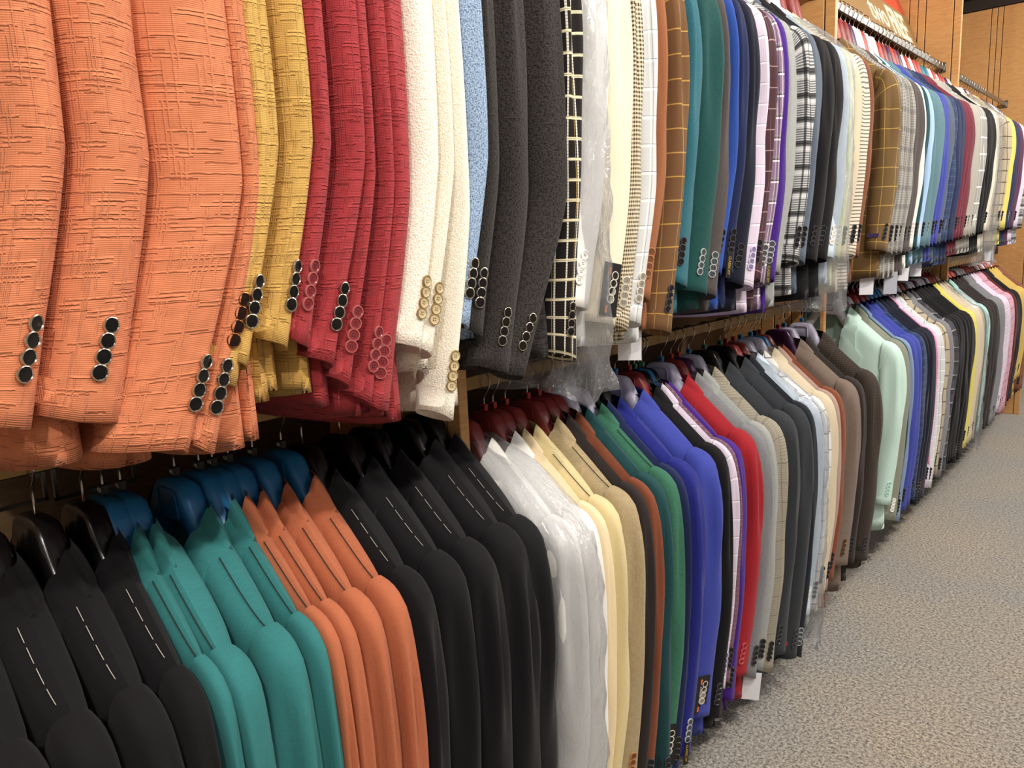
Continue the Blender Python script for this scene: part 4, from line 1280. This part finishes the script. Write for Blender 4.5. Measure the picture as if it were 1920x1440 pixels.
 ('U', 3.3, (0.028, 0.028), -0.77, -0.849, 'royal_suit', 'maroon', 'twin tucked before the royal blue jacket in the middle of the rail', {'btn': 'dark', 'twin': 1}),
 ('U', 3.45, (0.023, 0.023), -0.77, -0.874, 'navy_plaid', 'maroon', 'twin tucked before the navy plaid jacket with a column of bright buttons', {'btn': 'dark', 'twin': 1}),
 ('U', 3.556, (0.031, 0.031), -0.77, -0.878, 'navy_suit', 'white', 'twin tucked before the navy jacket next to the burgundy one', {'btn': 'dark', 'twin': 1}),
 ('U', 3.676, (0.029, 0.029), -0.77, -0.854, 'burgundy_suit', 'white', 'twin tucked before the burgundy jacket far down the upper rail', {'btn': 'dark', 'twin': 1}),
 ('U', 3.733, (0.029, 0.029), -0.77, -0.854, 'burgundy_suit', 'red', 'second twin before the burgundy jacket far down the upper rail', {'btn': 'dark', 'twin': 1}),
 ('U', 3.861, (0.035, 0.035), -0.77, -0.858, 'greige_suit', 'teal', 'twin tucked before the warm grey jacket behind the burgundy one', {'btn': 'dark', 'twin': 1}),
 ('U', 3.994, (0.032, 0.032), -0.77, -0.862, 'grey_windowpane', 'white', 'twin tucked before the grey windowpane jacket with white lines beside black', {'btn': 'dark', 'twin': 1}),
 ('U', 4.12, (0.031, 0.031), -0.77, -0.879, 'black_suit', 'white', 'twin tucked before the black jacket far down beside the bagged ivory one', {'btn': 'dark', 'twin': 1}),
 ('U', 4.181, (0.031, 0.031), -0.77, -0.879, 'black_suit', 'red', 'second twin before the black jacket far down beside the bagged ivory one', {'btn': 'dark', 'twin': 1}),
 ('U', 4.306, (0.032, 0.032), -0.77, -0.883, 'ivory_plain', 'purple', 'twin tucked before the ivory jacket in a clear plastic bag', {'btn': 'dark', 'twin': 1}),
 ('U', 4.732, (0.035, 0.035), -0.77, -0.867, 'lemon_plain', 'purple', 'twin tucked before the lemon yellow jacket far right', {'btn': 'dark', 'twin': 1}),
 ('U', 4.864, (0.031, 0.031), -0.77, -0.877, 'navy_suit', 'red', 'twin tucked before the navy jacket at the far right', {'btn': 'dark', 'twin': 1}),
 ('U', 4.986, (0.03, 0.03), -0.77, -0.877, 'plum_suit', 'red', 'twin tucked before the plum jacket at the far right edge', {'btn': 'dark', 'twin': 1}),
 ('U', 5.107, (0.031, 0.031), -0.77, -0.877, 'lilac_check', 'red', 'twin tucked before the pale pink-grey jacket at the far right edge', {'btn': 'dark', 'twin': 1}),
 ('U', 5.226, (0.028, 0.028), -0.772, -0.877, 'blackwhite_plaid', 'red', 'twin tucked before the dark checked jacket cut by the right edge', {'btn': 'dark', 'twin': 1}),
 ('U', 5.282, (0.028, 0.028), -0.772, -0.877, 'blackwhite_plaid', 'maroon', 'second twin before the dark checked jacket cut by the right edge', {'btn': 'dark', 'twin': 1}),
 ('L', 3.074, (0.034, 0.034), -0.871, -0.909, 'royal_suit', 'red', 'twin tucked before the vivid royal blue jacket far down the rail', {'btn': 'dark', 'twin': 1}),
 ('L', 3.248, (0.027, 0.027), -0.895, -0.912, 'darknavy_suit', 'blue', 'twin tucked before the blackish navy jacket behind the navy plaid', {'btn': 'dark', 'twin': 1}),
 ('L', 3.301, (0.027, 0.027), -0.895, -0.912, 'darknavy_suit', 'blue', 'second twin before the blackish navy jacket behind the navy plaid', {'btn': 'dark', 'twin': 1}),
 ('L', 3.761, (0.026, 0.026), -0.857, -0.89, 'black_suit', 'purple', 'twin tucked before the black jacket first of two far down the rail', {'btn': 'dark', 'twin': 1}),
 ('L', 3.813, (0.026, 0.026), -0.857, -0.89, 'black_suit', 'white', 'second twin before the black jacket first of two far down the rail', {'btn': 'dark', 'twin': 1}),
 ('L', 3.928, (0.032, 0.032), -0.894, -0.92, 'black_suit', 'purple', 'twin tucked before the black jacket beside the bagged beige ones', {'btn': 'dark', 'twin': 1}),
 ('L', 3.991, (0.032, 0.032), -0.894, -0.92, 'black_suit', 'white', 'second twin before the black jacket beside the bagged beige ones', {'btn': 'dark', 'twin': 1}),
 ('L', 4.099, (0.022, 0.022), -0.867, -0.91, 'lemon_plain', 'purple', 'twin tucked before the lemon jacket sliver under the bagged beige one', {'btn': 'dark', 'twin': 1}),
 ('L', 4.202, (0.029, 0.029), -0.866, -0.896, 'beige_plain', 'red', 'twin tucked before the beige jacket in clear plastic far down the rail', {'btn': 'dark', 'twin': 1}),
 ('L', 4.26, (0.029, 0.029), -0.866, -0.896, 'beige_plain', 'maroon', 'second twin before the beige jacket in clear plastic far down the rail', {'btn': 'dark', 'twin': 1}),
 ('L', 4.516, (0.043, 0.043), -0.878, -0.91, 'darkbrown_suit', 'white', 'twin tucked before the blackish brown jacket beginning the last rail', {'btn': 'dark', 'twin': 1}),
 ('L', 4.601, (0.043, 0.043), -0.878, -0.91, 'darkbrown_suit', 'red', 'second twin before the blackish brown jacket beginning the last rail', {'btn': 'dark', 'twin': 1}),
 ('L', 4.748, (0.03, 0.03), -0.888, -0.905, 'grey_suit', 'purple', 'twin tucked before the mid grey jacket on the last rail', {'btn': 'dark', 'twin': 1}),
 ('L', 4.808, (0.03, 0.03), -0.888, -0.905, 'grey_suit', 'white', 'second twin before the mid grey jacket on the last rail', {'btn': 'dark', 'twin': 1}),
 ('L', 4.939, (0.035, 0.035), -0.855, -0.895, 'lilac_check', 'white', 'twin tucked before the lilac jacket with black cuff buttons on the last rail', {'btn': 'dark', 'twin': 1}),
 ('L', 5.065, (0.028, 0.028), -0.889, -0.923, 'pink_check', 'red', 'twin tucked before the pink windowpane jacket on the last rail', {'btn': 'dark', 'twin': 1}),
 ('L', 5.12, (0.028, 0.028), -0.889, -0.923, 'pink_check', 'maroon', 'second twin before the pink windowpane jacket on the last rail', {'btn': 'dark', 'twin': 1}),
 ('L', 5.322, (0.035, 0.035), -0.859, -0.89, 'black_suit', 'white', 'twin tucked before the black jacket on the last rail', {'btn': 'dark', 'twin': 1}),
 ('L', 5.477, (0.043, 0.043), -0.77, -0.9, 'khakiyellow_plain', 'white', 'twin tucked before the straw yellow jacket on the last rail', {'btn': 'dark', 'twin': 1}),
 ('L', 5.563, (0.043, 0.043), -0.77, -0.9, 'khakiyellow_plain', 'red', 'second twin before the straw yellow jacket on the last rail', {'btn': 'dark', 'twin': 1}),
 ('L', 5.719, (0.036, 0.036), -0.864, -0.91, 'rust_plain', 'white', 'twin tucked before the brown jacket cut by the right edge', {'btn': 'dark', 'twin': 1}),
]
BUILT = {}
for i, rec in enumerate(JACKETS):
    BUILT[(rec[0], rec[7])] = (rec,) + make_jacket(rec, i)

# ------------------------------------------------------------------ clear garment bags
def garment_bag(rec, j, label, below=.06, grow=.007, rec2=None, wid=1.0):
    row, y, ry, zc, zh = rec[:5]
    zr = (ZU - float(np.interp(y, [1, 3.2, 4.5], [.055, .055, .012]))) if row == 'U' else zlow(y)
    front = max(ry[0], j.Tf) + grow
    back = max(ry[1], j.Tb) + grow
    if rec2:
        back = rec2[1] - y + max(rec2[2][1], .014) + grow
    rng = np.random.default_rng(int(y * 1000))
    root = empty('garment_bag', (XR, y, zr))
    n, m = 60, 44
    zs = -.092 + (zh - below + .092) * np.linspace(0, 1, m) ** 1.1
    rows_ = []
    for k, z in enumerate(zs):
        hwid = np.interp(-z, [.09, .11, .15, .205, .25, .40, .8, 1.1], [.055, .090, .16, .226, .268, .276, .272, .255])
        hwid = hwid * wid
        dep = np.interp(-z, [.09, .13, .21, .5, .9, 1.1], [.5, .9, 1.0, 1.05, 1.0, .7])
        r = []
        for a in np.linspace(0, 2 * math.pi, n, endpoint=False):
            c, s = math.cos(a), math.sin(a)
            x = hwid * math.copysign(abs(c) ** .45, c)
            yy = dep * (front if s < 0 else back) * math.copysign(abs(s) ** .55, s)
            w = .003 * math.sin(9 * a + z * 22) + .0025 * math.sin(17 * a - z * 41 + 1.3) + .002 * math.sin(5 * a + 60 * z)
            w += rng.normal() * .0008
            low = max(0, (zh - z) / below) if z < zh else 0
            x += w * c * (1 + 2 * low)
            yy += w * s * (1 + 2 * low)
            r.append((x, yy, z + .010 * low * math.sin(4 * a)))
        rows_.append(r)
    Pt = np.array(rows_)
    th = np.linspace(0, .9, n)
    UV = np.stack([np.tile(th, (m, 1)), Pt[..., 2]], -1)
    b = MB(); b.grid(Pt, UV, close=True, flip=True)
    b.obj('film', FILM, root)
    tag(root, label, 'garment bag', 'clear garment bags')
    return root

def bag(row, phrase, label, **kw):
    rec, root, j = BUILT[(row, phrase)]
    garment_bag(rec, j, label, **kw)
bag('U', 'white jacket in a clear plastic bag', 'clear plastic bag over the white jacket beside the grid check', below=.07, grow=.002, wid=.97)
bag('U', 'ice-blue jacket in a clear plastic bag', 'clear plastic bag over the ice-blue jacket on the upper rail', below=.06)
bag('U', 'ivory jacket in a clear plastic bag', 'clear plastic bag over the ivory jacket far along the upper rail', below=.05)
w1 = BUILT[('L', 'white jacket in clear plastic beside the black ones')][0]
w2 = BUILT[('L', 'white jacket in clear plastic beside the pale yellow')][0]
bag('L', 'white jacket in clear plastic beside the black ones', 'clear plastic bag shared by two white jackets after the black ones', below=.02, rec2=w2)
bag('L', 'ice-white jacket in clear plastic beside blue-black', 'clear plastic bag over the ice-white jacket on the lower rail', below=.02)
bag('L', 'beige jacket in clear plastic far down the rail', 'clear plastic bag over the beige jacket far along the lower rail', below=.02)
